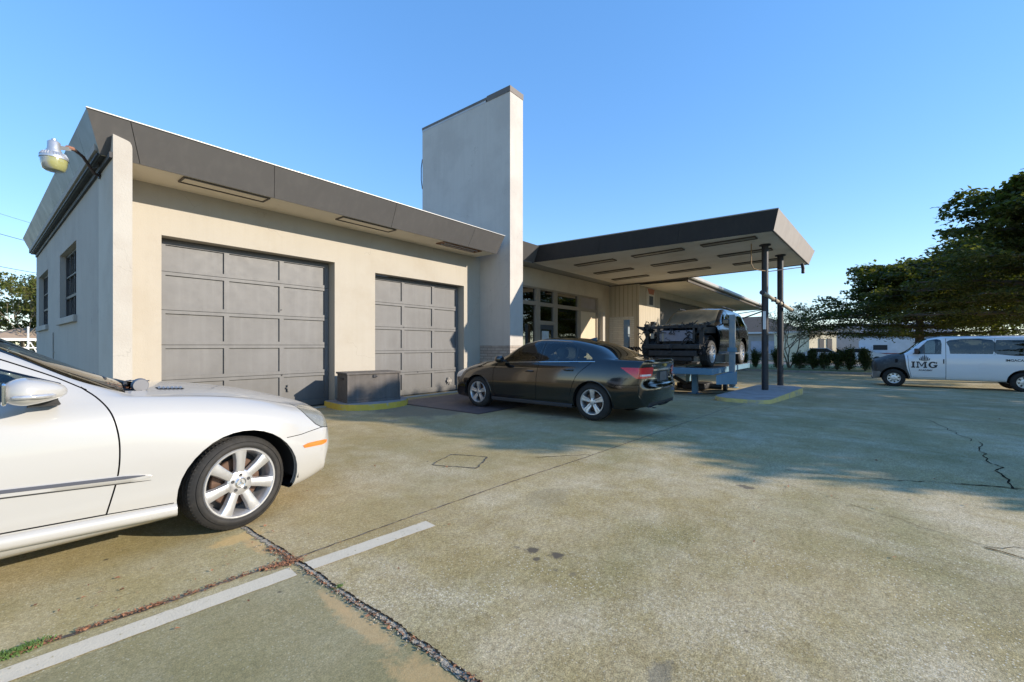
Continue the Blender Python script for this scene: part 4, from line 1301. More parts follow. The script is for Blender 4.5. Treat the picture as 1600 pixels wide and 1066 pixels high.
    def strip(x0, x1, za, zb, th, taper=.05, off=0, sides=(-1, 1)):
        vv = []; ff = []
        for sg in sides:
            i0 = len(vv)
            for k in range(n + 1):
                x = x0 + (x1 - x0) * k / n
                e = min(1, max(0.05, 1 - max(0, (k / n - (1 - taper)) / taper)))
                zc = (za(x) + zb(x)) / 2; h = (za(x) - zb(x)) / 2 * (e ** .5)
                for zz, t in ((zc + h, 0), (zc + h * .8, th), (zc - h * .8, th), (zc - h, 0)):
                    y = S.side_y(x, zz, sg)
                    vv.append((x, y + sg * (t + off), zz))
            for k in range(n):
                for j in range(3):
                    a = i0 + k * 4 + j
                    ff.append((a, a + 1, a + 5, a + 4))
        return vv, ff
    Z0 = lambda x: .527 - .085 * (max(x, -1.3) + .51)
    blue_in = mat('blue grey insert', (.06, .065, .085), .6)
    for sg in (-1, 1):
        b = MB(); b.add(*strip(-2.46, -.515, Z0, lambda x: Z0(x) - .046, .009, sides=(sg,)))
        rs = b.build('rub_strip', paint_m, root, angle=60)
        b = MB(); b.add(*strip(-2.46, -.515, lambda x: Z0(x) - .046, lambda x: Z0(x) - .051, .003, sides=(sg,))); b.build('strip_seam', M['black_trim'], rs)
        b = MB(); b.add(*strip(-2.46, -.545, lambda x: Z0(x) - .004, lambda x: Z0(x) - .024, .002, off=.0085, sides=(sg,))); b.build('strip_insert', blue_in, rs)
    b = MB()
    sill = [(-.385, .30), (-.385, .205)]
    for sg in (-1, 1):
        vv = []; ff = []; i0 = 0
        for k in range(41):
            x = -.385 - 2.1 * k / 40
            dz = .045 * min(1, k / 16)
            y = S.side_y(x, .31 + dz, sg)
            for yy, zz in ((0, .295), (.012, .290), (.022, .272), (.024, .245), (.012, .225), (-.05, .205)):
                vv.append((x, y + sg * yy, zz + dz))
        for k in range(40):
            for j in range(5):
                a = i0 + k * 6 + j; ff.append((a, a + 1, a + 7, a + 6))
        ff.append((i0, i0 + 1, i0 + 2, i0 + 3, i0 + 4, i0 + 5))
        b = MB(); b.add(vv, ff); b.build('sill_panel', paint_m, root, angle=60)
    # arch lip returns
    for wx in (0, -2.854):
        for sg in (-1, 1):
            vv = []; ff = []
            for k in range(37):
                a = R(-14 + 208 * k / 36)
                x, z = wx + .385 * math.cos(a), .315 + .385 * math.sin(a)
                y = S.side_y(wx + .40 * math.cos(a), .315 + .40 * math.sin(a), sg)
                vv += [(x, y, z), (x, y - sg * .05, z)]
            ff = [(2 * k, 2 * k + 1, 2 * k + 3, 2 * k + 2) for k in range(36)]
            b = MB(); b.add(vv, ff); b.build('arch_lip', paint_m, root, smooth=True)
    # door mirrors with their repeater lamps
    for sg in (-1, 1):
        cx, cy, cz = -1.03, sg * .985, 1.058
        bm = bmesh.new(); bmesh.ops.create_uvsphere(bm, u_segments=28, v_segments=18, radius=1)
        for v in bm.verts:
            x, y, z = v.co
            fx = .085 * x if x < 0 else .15 * x
            s_ = 1 - .30 * max(0, x)
            v.co = (fx * 1.0, .125 * math.copysign(abs(y) ** .8, y) * s_, (.078 if z > 0 else .062) * math.copysign(abs(z) ** .75, z) * s_)
        b = MB(); b.addbm(bm, Matrix.Translation((cx, cy, cz)))
        mi = b.build('wing_mirror', paint_m, root, smooth=True)
        b = MB(); b.box(cx - .085, cx - .066, cy - .10, cy + .10, cz - .05, cz + .06, b=.01); b.build('mirror_glass', chrome, mi)
        # lamp strip wraps round the outer side, facing forward and outward
        vv = []; ff = []
        for k in range(17):
            a = R(-20 + 105 * k / 16)
            for zz in (-.024, -.004):
                vv.append((cx + .105 * math.sin(R(90) - a) * .97 - .012, cy + sg * (.127 * math.sin(a) + .002) * 1.0, cz + zz))
        ff = [(2 * k, 2 * k + 2, 2 * k + 3, 2 * k + 1) for k in range(16)]
        b = MB(); b.add(vv, ff); 
        b = MB(); b.tube([(cx - .055 + .012 * k, cy + sg * .129 * math.sqrt(max(.02, 1 - ((.012 * k - .055) / (.075 if k < 5 else .118)) ** 2)), cz - .012) for k in range(14)], [.004] + [.0105] * 12 + [.004], 8)
        b.build('repeater_lamp', mat('clear repeater', (.55, .55, .56), .15, metal=.5, var=.3, vsc=30), mi, smooth=True)
        b = MB(); b.hexa([(-1.02, sg * .86, .97), (-.90, sg * .84, .97), (-.90, sg * .93, .985), (-1.02, sg * .95, .985)], [(-1.02, sg * .84, 1.01), (-.90, sg * .80, 1.015), (-.92, sg * .94, 1.03), (-1.02, sg * .96, 1.03)])
        b.build('mirror_arm', M['black_trim'], mi)
    # hood details: two louvred vents, wiper, cowl
    for sg in (-1, 1):
        fin_m = mat('white vent fins', (.40, .39, .37), .8, spec=.05)
        def hz(x, y):
            h = S.bvh.ray_cast(Vector((x, y, 2)), Vector((0, 0, -1)))[0]; return h.z
        x0, x1, y0, y1 = -.40, -.25, sg * .44, sg * .53
        b = MB(); b.add([(x0, y0, hz(x0, y0) + .003), (x1, y0, hz(x1, y0) + .003), (x1, y1, hz(x1, y1) + .003), (x0, y1, hz(x0, y1) + .003)], [(0, 1, 2, 3)])
        lv = b.build('hood_vent', M['dark'], root)
        for k in range(6):
            x = -.398 + .024 * k; b = MB()
            vv = []
            for (dx, dz) in ((0, .003), (.014, .009), (.018, .008), (.012, .002)):
                vv += [(x + dx + .012, y0, hz(x, y0) + dz), (x + dx, y1, hz(x, y1) + dz)]
            b.add(vv, [(0, 2, 3, 1), (2, 4, 5, 3), (4, 6, 7, 5)]); b.build('hood_louvre', fin_m, lv)
    b = MB()
    b.box(-.60, -.46, -.62, .62, .93, .975)
    b.build('cowl_tray', M['dark'], root)
    b = MB(); b.tube([(-.56, -.45, 1.035), (-.50, -.1, 1.03), (-.50, .3, 1.03)], .012, 6); b.tube([(-.64, -.35, 1.08), (-.62, .3, 1.085)], .008, 5)
    b.build('wiper', M['black_trim'], root)
    b = MB(); b.lathe([(0, -.03), (.04, -.03), (.048, 0), (.04, .02), (0, .022)], 'y', (-.50, -.545, 1.035), 18); b.build('cowl_cap', mat('grey plastic cap', (.16, .16, .17), .5), root, angle=40)
    litterpts = random.Random(2)
    b = MB()
    for k in range(40):
        x, y = -.60 + litterpts.gauss(0, .03), -.60 + abs(litterpts.gauss(0, .07)); z = 1.045
        h = S.bvh.ray_cast(Vector((x, y, 2)), Vector((0, 0, -1)))[0]
        z = h.z + .006
        s_ = .012; a = litterpts.random() * 6
        b.add([(x, y, z), (x + s_ * math.cos(a), y + s_ * math.sin(a), z + .006), (x + s_ * math.cos(a + .8), y + s_ * math.sin(a + .8), z + .002)], [(0, 1, 2)])
    tag(b.build('cowl_leaves', leaf_brown, root), kind='stuff')
    seats(root, [-1.85, -2.75], [-.38, .38], .52, seat_m)
    b = MB(); b.box(-1.1, -.72, -.68, .68, .72, .98, b=.05); b.build('dashboard', M['black_trim'], root)
    b = MB(); b.lathe([(.18, -.012), (.195, 0), (.18, .012), (.168, 0), (.18, -.012)], 'x', (-1.28, .38, .95), 24); b.build('steering_wheel', M['black_trim'], root, smooth=True)
    return root
white_car = white_sedan()
# ------------------------------------------------------------------ dark compact sedan before the second door
def dark_sedan():
    # nose to +x locally; rear axle at x=-2.685; placed facing the building
    root = thing('parked_car', 'dark bronze grey compact sedan parked nose-in before the narrower garage door', 'car', (7.56, 6.30, 0), R(90))
    sp = dict(x0=-3.50, x1=.66, nx=150, c=dict(
        ws=[(-3.6, .72), (-3.0, .84), (-2, .86), (-.5, .86), (.2, .84), (.66, .74)],
        wl=[(-3.6, .78), (-3.0, .885), (-2, .885), (-.5, .885), (.1, .885), (.66, .80)],
        wm=[(-3.6, .79), (-2.9, .895), (-2, .895), (-.5, .895), (.1, .885), (.4, .86), (.66, .79)],
        wsh=[(-3.6, .77), (-2.9, .86), (-2, .86), (-.6, .855), (0, .83), (.35, .80), (.66, .72)],
        wbl=[(-3.6, .70), (-2.9, .80), (-2, .81), (-.75, .80), (-.2, .76), (.3, .71), (.66, .62)],
        wrr=[(-3.6, .58), (-3.1, .64), (-2.5, .565), (-1.9, .56), (-1.2, .575), (-.6, .67), (-.35, .69), (.1, .62), (.66, .46)],
        zb=[(-3.6, .33), (-3.2, .24), (-2, .19), (-.5, .19), (.3, .18), (.66, .20)],
        zs=[(-3.6, .40), (-3.0, .29), (-2, .25), (-.5, .25), (.3, .24), (.66, .26)],
        zl=[(-3.6, .52), (-2, .45), (0, .45), (.66, .42)],
        zm=[(-3.6, .70), (-2, .66), (0, .64), (.66, .58)],
        zsh=[(-3.6, .93), (-2.5, .93), (-.75, .88), (-.2, .86), (.3, .80), (.66, .68)],
        zbl=[(-3.6, 1.035), (-3.0, 1.045), (-2.4, 1.02), (-.75, .955), (-.2, .925), (.2, .88), (.5, .80), (.66, .735)],
        zrr=[(-3.6, 1.05), (-3.15, 1.075), (-2.5, 1.30), (-2.0, 1.375), (-1.5, 1.39), (-1.1, 1.33), (-.55, 1.06), (-.3, .985), (.1, .945), (.4, .87), (.66, .765)],
        ztc=[(-3.6, 1.06), (-3.2, 1.095), (-2.6, 1.345), (-2.0, 1.445), (-1.5, 1.462), (-1.15, 1.41), (-.50, 1.09), (-.3, 1.03), (.1, .99), (.4, .915), (.66, .80)],
        gb=[(-3.6, 0), (-2.6, .02), (-1.5, .03), (-.6, .01), (.66, 0)]),
        front=dict(w0=.40, depth=.27, W=.80, n=2.3, prof=[(0, .5), (.2, .7), (.35, 1), (.6, 1), (.72, .7), (.85, .3)]),
        rear=dict(w0=.35, depth=.15, W=.78, n=2.8, prof=[(0, .5), (.35, .9), (.5, 1.15), (.62, 1.15), (.68, .75), (.85, .65), (1.0, .95), (1.08, .8)]))
    S = Shell(sp)
    side = lambda c, n: abs(c.y) > .5
    for wx in (0, -2.685):
        S.cut(circ(wx, .315, .375, 32), 'y', lambda c, n: abs(c.y) > .45, 'gone')
    pm = car_paint('dark bronze paint', (.047, .043, .039), metal=.85, rough=.12, dirt=(.12, .10, .08, .12))
    gs = lambda c, n: abs(c.y) > .45 and n.z < .85
    S.cut(curvy([(-.70, .975), (-.62, 1.0), (-1.10, 1.245), (-1.42, 1.325), (-1.53, 1.33), (-1.50, .985)], 4), 'y', gs, 'gl1')
    S.cut(curvy([(-1.61, .99), (-1.64, 1.33), (-2.0, 1.325), (-2.27, 1.27), (-2.30, 1.005)], 3), 'y', gs, 'gl2')
    S.cut([(-2.36, 1.01), (-2.34, 1.245), (-2.52, 1.17), (-2.64, 1.09), (-2.68, 1.03)], 'y', gs, 'gl3')
    S.cut([(-.42, .70), (-.36, .4), (-.34, 0), (-.36, -.4), (-.42, -.70), (-1.22, -.52), (-1.26, 0), (-1.22, .52)], 'z', lambda c, n: n.z > .2 and c.z > .98 and abs(c.y) < .74 and c.x > -1.3, 'ws')
    S.cut([(-2.42, .50), (-2.40, 0), (-2.42, -.50), (-3.12, -.58), (-3.18, 0), (-3.12, .58)], 'z', lambda c, n: n.z > .1 and c.z > 1.02, 'rg')
    # quarter trim between the rear door and pillar
    S.gap(curvy([(-.56, 1.08), (-.50, .95), (-.455, .80), (-.45, .6), (-.46, .40), (-.49, .275)]), .009, 'y', side)
    S.gap([(-.49, .275), (-1.5, .285), (-2.2, .30)], .008, 'y', side)
    S.gap([(-1.50, .28), (-1.555, .96), (-1.58, 1.36)], .009, 'y', side)
    S.gap(curvy([(-2.24, .38), (-2.32, .62), (-2.42, .80), (-2.60, .95), (-2.70, 1.05)]), .009, 'y', side)
    S.gap([(-3.50, .66), (-3.16, .64), (-3.06, .58)], .007, 'y', lambda c, n: abs(c.y) > .3)
    S.gap([(-.3, .73), (.1, .69), (.5, .60)], .007, 'z', lambda c, n: c.z > .6 and n.z > .2)
    S.gap([(-.3, -.73), (.1, -.69), (.5, -.60)], .007, 'z', lambda c, n: c.z > .6 and n.z > .2)
    # rear: lamps, boot lid, plate recess, bumper
    S.cut(curvy([(.895, .93), (.50, .94), (.44, .90), (.46, .80), (.62, .765), (.895, .76)], 3), 'x', lambda c, n: c.x < -3.05 and n.z < .75, 'tailR')
    S.cut(curvy([(-.895, .93), (-.50, .94), (-.44, .90), (-.46, .80), (-.62, .765), (-.895, .76)], 3), 'x', lambda c, n: c.x < -3.05 and n.z < .75, 'tailL')
    # trim the lamp to a pointed tip on the side
    S.cut([(-3.08, 1.2), (-3.20, .935), (-3.46, .765), (-3.46, .6), (-2.9, .5), (-2.9, 1.2)], 'y', lambda c, n: abs(c.y) > .6, 'body', only=('tailR', 'tailL'))
    S.cut([(-.27, .69), (.27, .69), (.27, .86), (-.27, .86)], 'x', lambda c, n: c.x < -3.3 and n.x < -.2, 'plate')
    S.gap([(-.72, .665), (.72, .665)], .008, 'x', lambda c, n: c.x < -3.2 and n.x < -.1)
    S.cut([(-.62, .24), (.62, .24), (.58, .36), (-.58, .36)], 'x', lambda c, n: c.x < -3.2 and n.x < -.1, 'diff')
    for sg in (1, -1):
        S.cut([(.36, sg * .55), (.30, sg * .74), (.80, sg * .88), (.95, sg * .40), (.72, sg * .42)], 'z', lambda c, n: .62 < c.z < .84 and n.z > -.2 and c.x > .3, 'lamp')
    S.cut([(-.52, .40), (.52, .40), (.60, .68), (-.60, .68)], 'x', lambda c, n: c.x > .5 and n.x > .3, 'grille')
    S.part('body', 'body', pm, root)
    for a in ('gl1', 'gl2', 'gl3'): 
        for sg in (-1, 1): S.part(a, 'side_window', car_glass, root, flt=lambda c: c.y * sg > 0)
    S.part('ws', 'windscreen', car_glass, root)
    S.part('rg', 'rear_window', privacy_glass, root)
    red = mat('red tail lamp', (.75, .012, .018), .12, coat=1, var=.25, vsc=14)
    for t_ in ('tailR', 'tailL'):
        tl = S.part(t_, 'tail_light', red, root, push=.008)
    for sg in (-1, 1): S.part('lamp', 'headlight', mat('lamp glass', (.5, .5, .5), .1, metal=.4, coat=1), root, flt=lambda c: c.y * sg > 0)
    S.part('plate', 'number_plate_recess', M['black_trim'], root)
    S.part('diff', 'lower_valance', M['black_trim'], root)
    S.part('grille', 'grille', M['black_trim'], root)
    S.liner(root, M['dark'], .02, ('gl1', 'gl2', 'gl3', 'ws', 'rg', 'gone'))
    # clear reversing lenses inside the red lamps
    for sg in (-1, 1):
        b = MB(); vv = []; ff = []
        for k in range(9):
            y = .50 + .035 * k
            for zz in (.795, .825):
                h = S.bvh.ray_cast(Vector((-5, sg * y, zz)), Vector((1, 0, 0)))[0]
                vv.append((h.x - .011, sg * y, zz))
        ff = [(2 * k, 2 * k + 2, 2 * k + 3, 2 * k + 1) for k in range(8)]
        b.add(vv, ff); b.build('reversing_lens', mat('clear lens', (.7, .62, .62), .2, coat=1), root)
    # chrome strip over the plate, badge, plate, lid lip
    def rear_x(y, z):
        h = S.bvh.ray_cast(Vector((-5, y, z)), Vector((1, 0, 0)))[0]; return h.x if h else -3.6
    b = MB()
    vv = []; ff = []
    for k in range(13):
        y = -.44 + .88 * k / 12
        for zz, o_ in ((.875, .002), (.875, .016), (.905, .016), (.905, .002)): vv.append((rear_x(y, .89) - o_, y, zz))
    for k in range(12):
        for j in range(3): ff.append((4 * k + j, 4 * k + j + 1, 4 * k + j + 5, 4 * k + j + 4))
    b.add(vv, ff); b.build('chrome_bar', chrome, root)
    x_ = rear_x(0, .97)
    b = MB(); b.prism([(-.075, -.013), (-.03, -.013), (-.026, -.026), (.022, -.026), (.026, -.013), (.07, -.013), (.075, .013), (.03, .013), (.026, .026), (-.022, .026), (-.026, .013), (-.07, .013)], 'x', x_ - .018, x_ - .006)
    b.v = [(p[0], p[1], p[2] + .965) for p in b.v]
    b.build('rear_emblem', mat('gold emblem', (.55, .42, .12), .3, metal=.8), root)
    b = MB()
    for k, w_ in enumerate((.018, .016, .018, .012, .014, .018, .014)): b.box(rear_x(.40, .96) - .004, rear_x(.40, .96) + .01, .52 - k * .022 - w_ * .8, .52 - k * .022, .955, .975)
    b.build('model_lettering', chrome, root)
    b = MB(); b.box(rear_x(0, .77) - .012, rear_x(0, .77) - .006, -.155, .155, .70, .85, b=.002)
    pl = b.build('number_plate', mat('weathered plate', (.10, .10, .105), .5, var=.3, vsc=12), root)
    # window line chrome, handles, mirrors, arches, sills
    for sg in (-1, 1):
        b = MB()
        pts = [(x, S.side_y(x, z, sg) + sg * .004, z) for x, z in [(-.70 - 2.03 * k / 24, .962 + .058 * k / 24) for k in range(25)]]
        b.tube(pts, .0105, 6); b.build('belt_moulding', chrome, root)
        for hx, hz in ((-1.36, .815), (-2.22, .865)):
            y = S.side_y(hx, hz, sg)
            b = MB(); b.tube([(hx - .10, y + sg * .004, hz), (hx - .08, y + sg * .03, hz), (hx + .06, y + sg * .034, hz), (hx + .09, y + sg * .008, hz)], [.012, .015, .016, .012], 8)
            b.build('door_handle', pm, root, smooth=True)
        for wx in (0, -2.685):
            vv = []
            for k in range(33):
                a = R(-12 + 204 * k / 32)
                x, z = wx + .375 * math.cos(a), .315 + .375 * math.sin(a)
                y = S.side_y(wx + .39 * math.cos(a), .315 + .39 * math.sin(a), sg)
                vv += [(wx + .385 * math.cos(a), y, .315 + .385 * math.sin(a)), (x, y + sg * .012, z), (x, y - sg * .05, z)]
            ff = [(3 * k + j, 3 * k + j + 1, 3 * k + j + 4, 3 * k + j + 3) for k in range(32) for j in (0, 1)]
            b = MB(); b.add(vv, ff); b.build('arch_lip', pm, root, smooth=True)
            wheel(root, wx, sg * .865, .325, .20, .222, 'five', z=.325)
            wheel_tub(root, wx, sg * .86, .39, .34, .315, M['dark'])
        bm = bmesh.new(); bmesh.ops.create_uvsphere(bm, u_segments=20, v_segments=12, radius=1)
        for v in bm.verts:
            x, y, z = v.co
            v.co = ((.06 if x < 0 else .10) * x, .105 * math.copysign(abs(y) ** .8, y), .07 * math.copysign(abs(z) ** .8, z))
        b = MB(); b.addbm(bm, Matrix.Translation((-.72, sg * .99, 1.03))); mi = b.build('wing_mirror', pm, root, smooth=True)
        b = MB(); b.hexa([(-.76, sg * .83, .98), (-.66, sg * .83, .98), (-.66, sg * .92, .985), (-.76, sg * .92, .985)], [(-.76, sg * .81, 1.01), (-.66, sg * .81, 1.01), (-.66, sg * .93, 1.02), (-.76, sg * .93, 1.02)]); b.build('mirror_arm', M['black_trim'], mi)
    hull(root, -3.2, .5, .55, .21, .44, M['dark'])
    b = MB()
    for sg in (-1, 1):
        vv = []; ff = []
        for k in range(21):
            x = -.40 - 1.9 * k / 20
            y = S.side_y(x, .27, sg)
            for yy, zz in ((.002, .262), (.014, .245), (.014, .20), (-.03, .185)): vv.append((x, y + sg * yy, zz))
        for k in range(20):
            for j in range(3): a = 4 * k + j; ff.append((a, a + 1, a + 5, a + 4))
        b = MB(); b.add(vv, ff); b.build('sill_trim', M['black_trim'], root)
    # interior
    seats(root, [-1.55, -2.45], [-.36, .36], .55, seat_m)
    b = MB(); b.box(-.98, -.50, -.68, .68, .74, .98, b=.05); b.build('dashboard', M['black_trim'], root)
    b = MB(); b.lathe([(.17, -.012), (.185, 0), (.17, .012), (.158, 0), (.17, -.012)], 'x', (-1.12, .36, .93), 20); b.build('steering_wheel', M['black_trim'], root, smooth=True)
    b = MB(); b.box(-3.1, -2.55, -.6, .6, .95, 1.0, b=.02); b.build('parcel_shelf', M['black_trim'], root)
    # shark fin on the roof
    b = MB(); b.hexa([(-2.34, -.03, 1.39), (-2.15, -.012, 1.415), (-2.15, .012, 1.415), (-2.34, .03, 1.39)], [(-2.34, -.006, 1.455), (-2.28, -.004, 1.45), (-2.28, .004, 1.45), (-2.34, .006, 1.455)]); b.build('roof_aerial', pm, root)
    b = MB(); b.box(-3.66, -3.60, .42, .54, .24, .27); b.build('exhaust_tip', chrome, root)
    return root
dark_car = dark_sedan()
# ------------------------------------------------------------------ long white passenger van
def text_mesh(name, body, size, m, parent, mtx, ext=.002, bold=0):
    cu = bpy.data.curves.new(name, 'FONT'); cu.body = body; cu.size = size; cu.extrude = ext; cu.align_x = 'CENTER'; cu.offset = bold
    o = bpy.data.objects.new(name, cu); C.objects.link(o)
    dg = bpy.context.evaluated_depsgraph_get()
    me = bpy.data.meshes.new_from_object(o.evaluated_get(dg))
    bpy.data.objects.remove(o)
    me.transform(mtx)
    me.materials.clear(); me.materials.append(m)
    q = bpy.data.objects.new(name, me); C.objects.link(q); q.parent = parent
    return q


def white_van():
    root = thing('parked_van', 'long white passenger van with black lettering and a bare dark hood', 'van', (24.40, -1.045, gz(24.4)), R(90))
    sp = dict(x0=-4.55, x1=.52, nx=130, c=dict(
        ws=[(-4.6, .92), (-4, .96), (0, .96), (.52, .90)],
        wl=[(-4.6, .96), (-4, 1.0), (0, 1.0), (.52, .95)],
        wm=[(-4.6, .97), (-4, 1.01), (-.3, 1.01), (.2, .99), (.52, .95)],
        wsh=[(-4.6, .96), (-4, 1.0), (-.8, 1.0), (-.2, .96), (.52, .90)],
        wbl=[(-4.6, .95), (-4, .985), (-.9, .98), (-.4, .90), (.52, .80)],
        wrr=[(-4.6, .84), (-4, .87), (-1.4, .86), (-1.0, .84), (-.4, .80), (-.2, .74), (.52, .60)],
        zb=[(-4.6, .42), (-3, .34), (.52, .34)],
        zs=[(-4.6, .48), (-3, .38), (.2, .38), (.52, .42)],
        zl=[(-4.6, .62), (.52, .60)],
        zm=[(-4.6, .85), (.1, .85), (.52, .72)],
        zsh=[(-4.6, 1.22), (-.9, 1.20), (-.2, 1.12), (.52, .96)],
        zbl=[(-4.6, 1.30), (-.9, 1.29), (-.4, 1.22), (.1, 1.17), (.52, 1.03)],
        zrr=[(-4.6, 1.96), (-4.4, 1.98), (-1.5, 1.98), (-1.0, 1.88), (-.35, 1.34), (-.2, 1.29), (.1, 1.24), (.52, 1.07)],
        ztc=[(-4.6, 2.02), (-4.4, 2.06), (-1.5, 2.05), (-1.0, 1.97), (-.35, 1.42), (-.2, 1.35), (.1, 1.29), (.52, 1.10)],
        gb=[(-4.6, .02), (-1, .02), (.52, 0)]),
        front=dict(w0=.3, depth=.16, W=.95, n=3, prof=[(0, 1), (.9, 1), (1.05, .7), (1.2, .4)]),
        rear=dict(w0=.2, depth=.08, W=.97, n=4, prof=[(0, 1), (1.9, .9), (2.1, .6)]))
    S = Shell(sp)
    side = lambda c, n: abs(c.y) > .6
    WB = -3.505
    for wx in (0, WB):
        S.cut(circ(wx, .37, .44, 30), 'y', lambda c, n: abs(c.y) > .5, 'gone')
    pm = car_paint('van white paint', (.82, .82, .83), rough=.4, dirt=(.35, .34, .32, .3))
    gs = lambda c, n: abs(c.y) > .6
    S.cut(curvy([(-.56, 1.335), (-.94, 1.80), (-1.02, 1.875), (-1.36, 1.885), (-1.375, 1.34)], 3), 'y', gs, 'g1')
    S.cut(curvy([(-1.62, 1.36), (-1.59, 1.62), (-1.60, 1.88), (-2.72, 1.885), (-2.73, 1.36)], 3), 'y', gs, 'g2')
    S.cut(curvy([(-2.82, 1.88), (-2.83, 1.36), (-4.30, 1.36), (-4.32, 1.88)], 3), 'y', gs, 'g3')
    S.cut([(-.20, .70), (-.14, 0), (-.20, -.70), (-.98, -.78), (-1.0, 0), (-.98, .78)], 'z', lambda c, n: n.z > .15 and c.z > 1.25 and abs(c.y) < .86, 'ws')
    # bare dark hood and wings
    S.cut([(-.30, 1.5), (-.34, 1.25), (-.37, .95), (-.40, .75), (-.47, .52), (-.50, .40), (-.3, .2), (1, .2), (1, 1.5)], 'y', lambda c, n: c.z > .56 or abs(c.y) > .6, 'hood', only=('body',))
    S.cut([(.1, .0), (1, .0), (1, .62), (.44, .62), (.40, .58), (.30, .5)], 'y', lambda c, n: True, 'bumper', only=('hood',))
    S.gap([(-.42, 1.27), (-.44, .85), (-.52, .42)], .012, 'y', side)
    S.gap([(-1.50, .38), (-1.50, 1.96)], .014, 'y', side)
    S.gap([(-2.78, 1.33), (-2.78, 1.92)], .010, 'y', side)
    S.gap([(-.52, .42), (-1.5, .42)], .010, 'y', side)
    S.cut([(-.60, .68), (.60, .68), (.60, 1.05), (-.60, 1.05)], 'x', lambda c, n: c.x > .45 and n.x > .3, 'grille')
    S.part('body', 'body', pm, root)
    S.part('hood', 'bonnet', mat('bare dark primer', (.055, .050, .045), .6, var=.25, vsc=5, dirt=(.14, .13, .12), dsc=4), root)
    S.part('bumper', 'bumper', mat('dusty grey bumper', (.23, .22, .21), .6, var=.15), root)
    for t_ in ('g1', 'g2', 'g3'):
        for sg in (-1, 1): S.part(t_, 'side_window', privacy_glass if t_ != 'g1' else car_glass, root, flt=lambda c: c.y * sg > 0)
    S.part('ws', 'windscreen', car_glass, root)
    S.part('grille', 'grille', M['dark'], root)
    S.liner(root, M['dark'], .03, ('g1', 'g2', 'g3', 'ws', 'gone'))
    for wx in (0, WB):
        for sg in (1, -1):
            wheel(root, wx, sg * .98, .36, .24, .21, 'cover', z=.36)
            wheel_tub(root, wx, sg * .95, .45, .38, .38, M['dark'])
    b = MB()
    hull(root, -4.3, .3, .7, .34, .5, M['dark'])
    for sg in (1, -1):
        b = MB(); b.box(-1.455, -1.425, sg * 1.02 - .02, sg * 1.02 + .02, .98, 1.15, b=.006); b.build('door_handle', M['black_trim'], root)
        b = MB(); b.box(-.72, -.60, sg * 1.12 - .10, sg * 1.12 + .10, 1.34, 1.56, b=.03); mi = b.build('wing_mirror', mat('brown black mirror', (.06, .035, .03), .5), root)
        b = MB(); b.tube([(-.62, sg * .98, 1.36), (-.66, sg * 1.06, 1.42)], .02, 6); b.build('mirror_arm', M['black_trim'], mi)
        b = MB(); b.box(-.12, -.04, sg * .975 - .01, sg * .975 + .012, .98, 1.14, b=.01); b.build('wing_opening', M['dark'], root)
        b = MB(); b.lathe([(.10, 0), (.11, .008), (.12, 0)], 'y', (-2.48, sg * 1.008, .93), 24); b.build('fuel_flap', pm, root)
        # drip rail
        b = MB(); b.tube([(-1.2 - 3.2 * k / 10, S.side_y(-1.2 - 3.2 * k / 10, 1.945, sg) + sg * .006, 1.945) for k in range(11)], .012, 5); b.build('drip_rail', pm, root)
    seats(root, [-1.25, -2.1, -2.9, -3.7], [-.5, .45], .85, seat_m, h=.75)
    b = MB(); b.box(-.75, -.35, -.8, .8, 1.0, 1.25, b=.05); b.build('dashboard', M['black_trim'], root)
    ink = mat('black vinyl lettering', (.012, .012, .02), .4, var=.1)
    # lettering: slab serif capitals on the driver's door, reading left to right for someone facing this side
    for sg in (1,):
        yy = S.side_y(-.95, .85, sg) + .004
        def to_side(cx, cz, yq=yy): return Matrix(((-1, 0, 0, cx), (0, 0, 1, yq), (0, 1, 0, cz), (0, 0, 0, 1)))
        def glyph(polys, x, z, h, holes=()):
            b = MB()
            for p in polys: b.prism([(x + q[0] * h, z + q[1] * h) for q in p], 'z', 0, .003)
            mt = to_side(-.93, .80)
            b.v = [tuple(mt @ Vector(p)) for p in b.v]
            return b
        h = .245
        I_ = [[(0, 0), (.46, 0), (.46, .17), (0, .17)], [(0, .83), (.46, .83), (.46, 1), (0, 1)], [(.11, .17), (.35, .17), (.35, .83), (.11, .83)]]
        Mm = [[(0, 0), (.42, 0), (.42, .17), (.30, .17), (.30, .83), (0, .83 + .17), (0, .83), (.10, .83), (.10, .17), (0, .17)],
              [(0, 1), (.0, .83), (.30, .83), (.56, .24), (.70, .24), (.96, .83), (1.26, .83), (1.26, 1), (.92, 1), (.63, .42), (.34, 1)],
              [(.84, 0), (1.26, 0), (1.26, .17), (1.16, .17), (1.16, .83), (.94, .83), (.94, .17), (.84, .17)]]
        Mm[0] = [(0, 0), (.34, 0), (.34, .17), (.25, .17), (.25, .83), (.10, .83), (.10, .17), (0, .17)]
        G_ = []
        import itertools
        outer = [(.52 + .50 * math.cos(R(a)) * 1.0, .5 + .51 * math.sin(R(a))) for a in range(40, 331, 10)]
        inner = [(.52 + .26 * math.cos(R(a)), .5 + .33 * math.sin(R(a))) for a in range(40, 331, 10)]
        for k in range(len(outer) - 1): G_.append([outer[k], outer[k + 1], inner[k + 1], inner[k]])
        G_ += [[(.60, .36), (1.06, .36), (1.06, .50), (.60, .50)], [(.78, .06), (.98, .12), (.98, .36), (.78, .36)], [(.90, .66), (1.0, .66), (1.0, 1.0), (.90, .92)]]
        x0 = -.41
        for ltr, gl_, dx in (('letter_i', I_, 0), ('letter_m', Mm, .145), ('letter_g', G_, .49)):
            gb_ = glyph(gl_, x0 + dx, 0, h)
            gb_.build('door_letter', ink, root)
        text_mesh('small_lettering', 'ACADEMY', .085, ink, root, to_side(-.93, .68), .001, .002)
        yb = S.side_y(-3.6, 1.13, sg) + .004
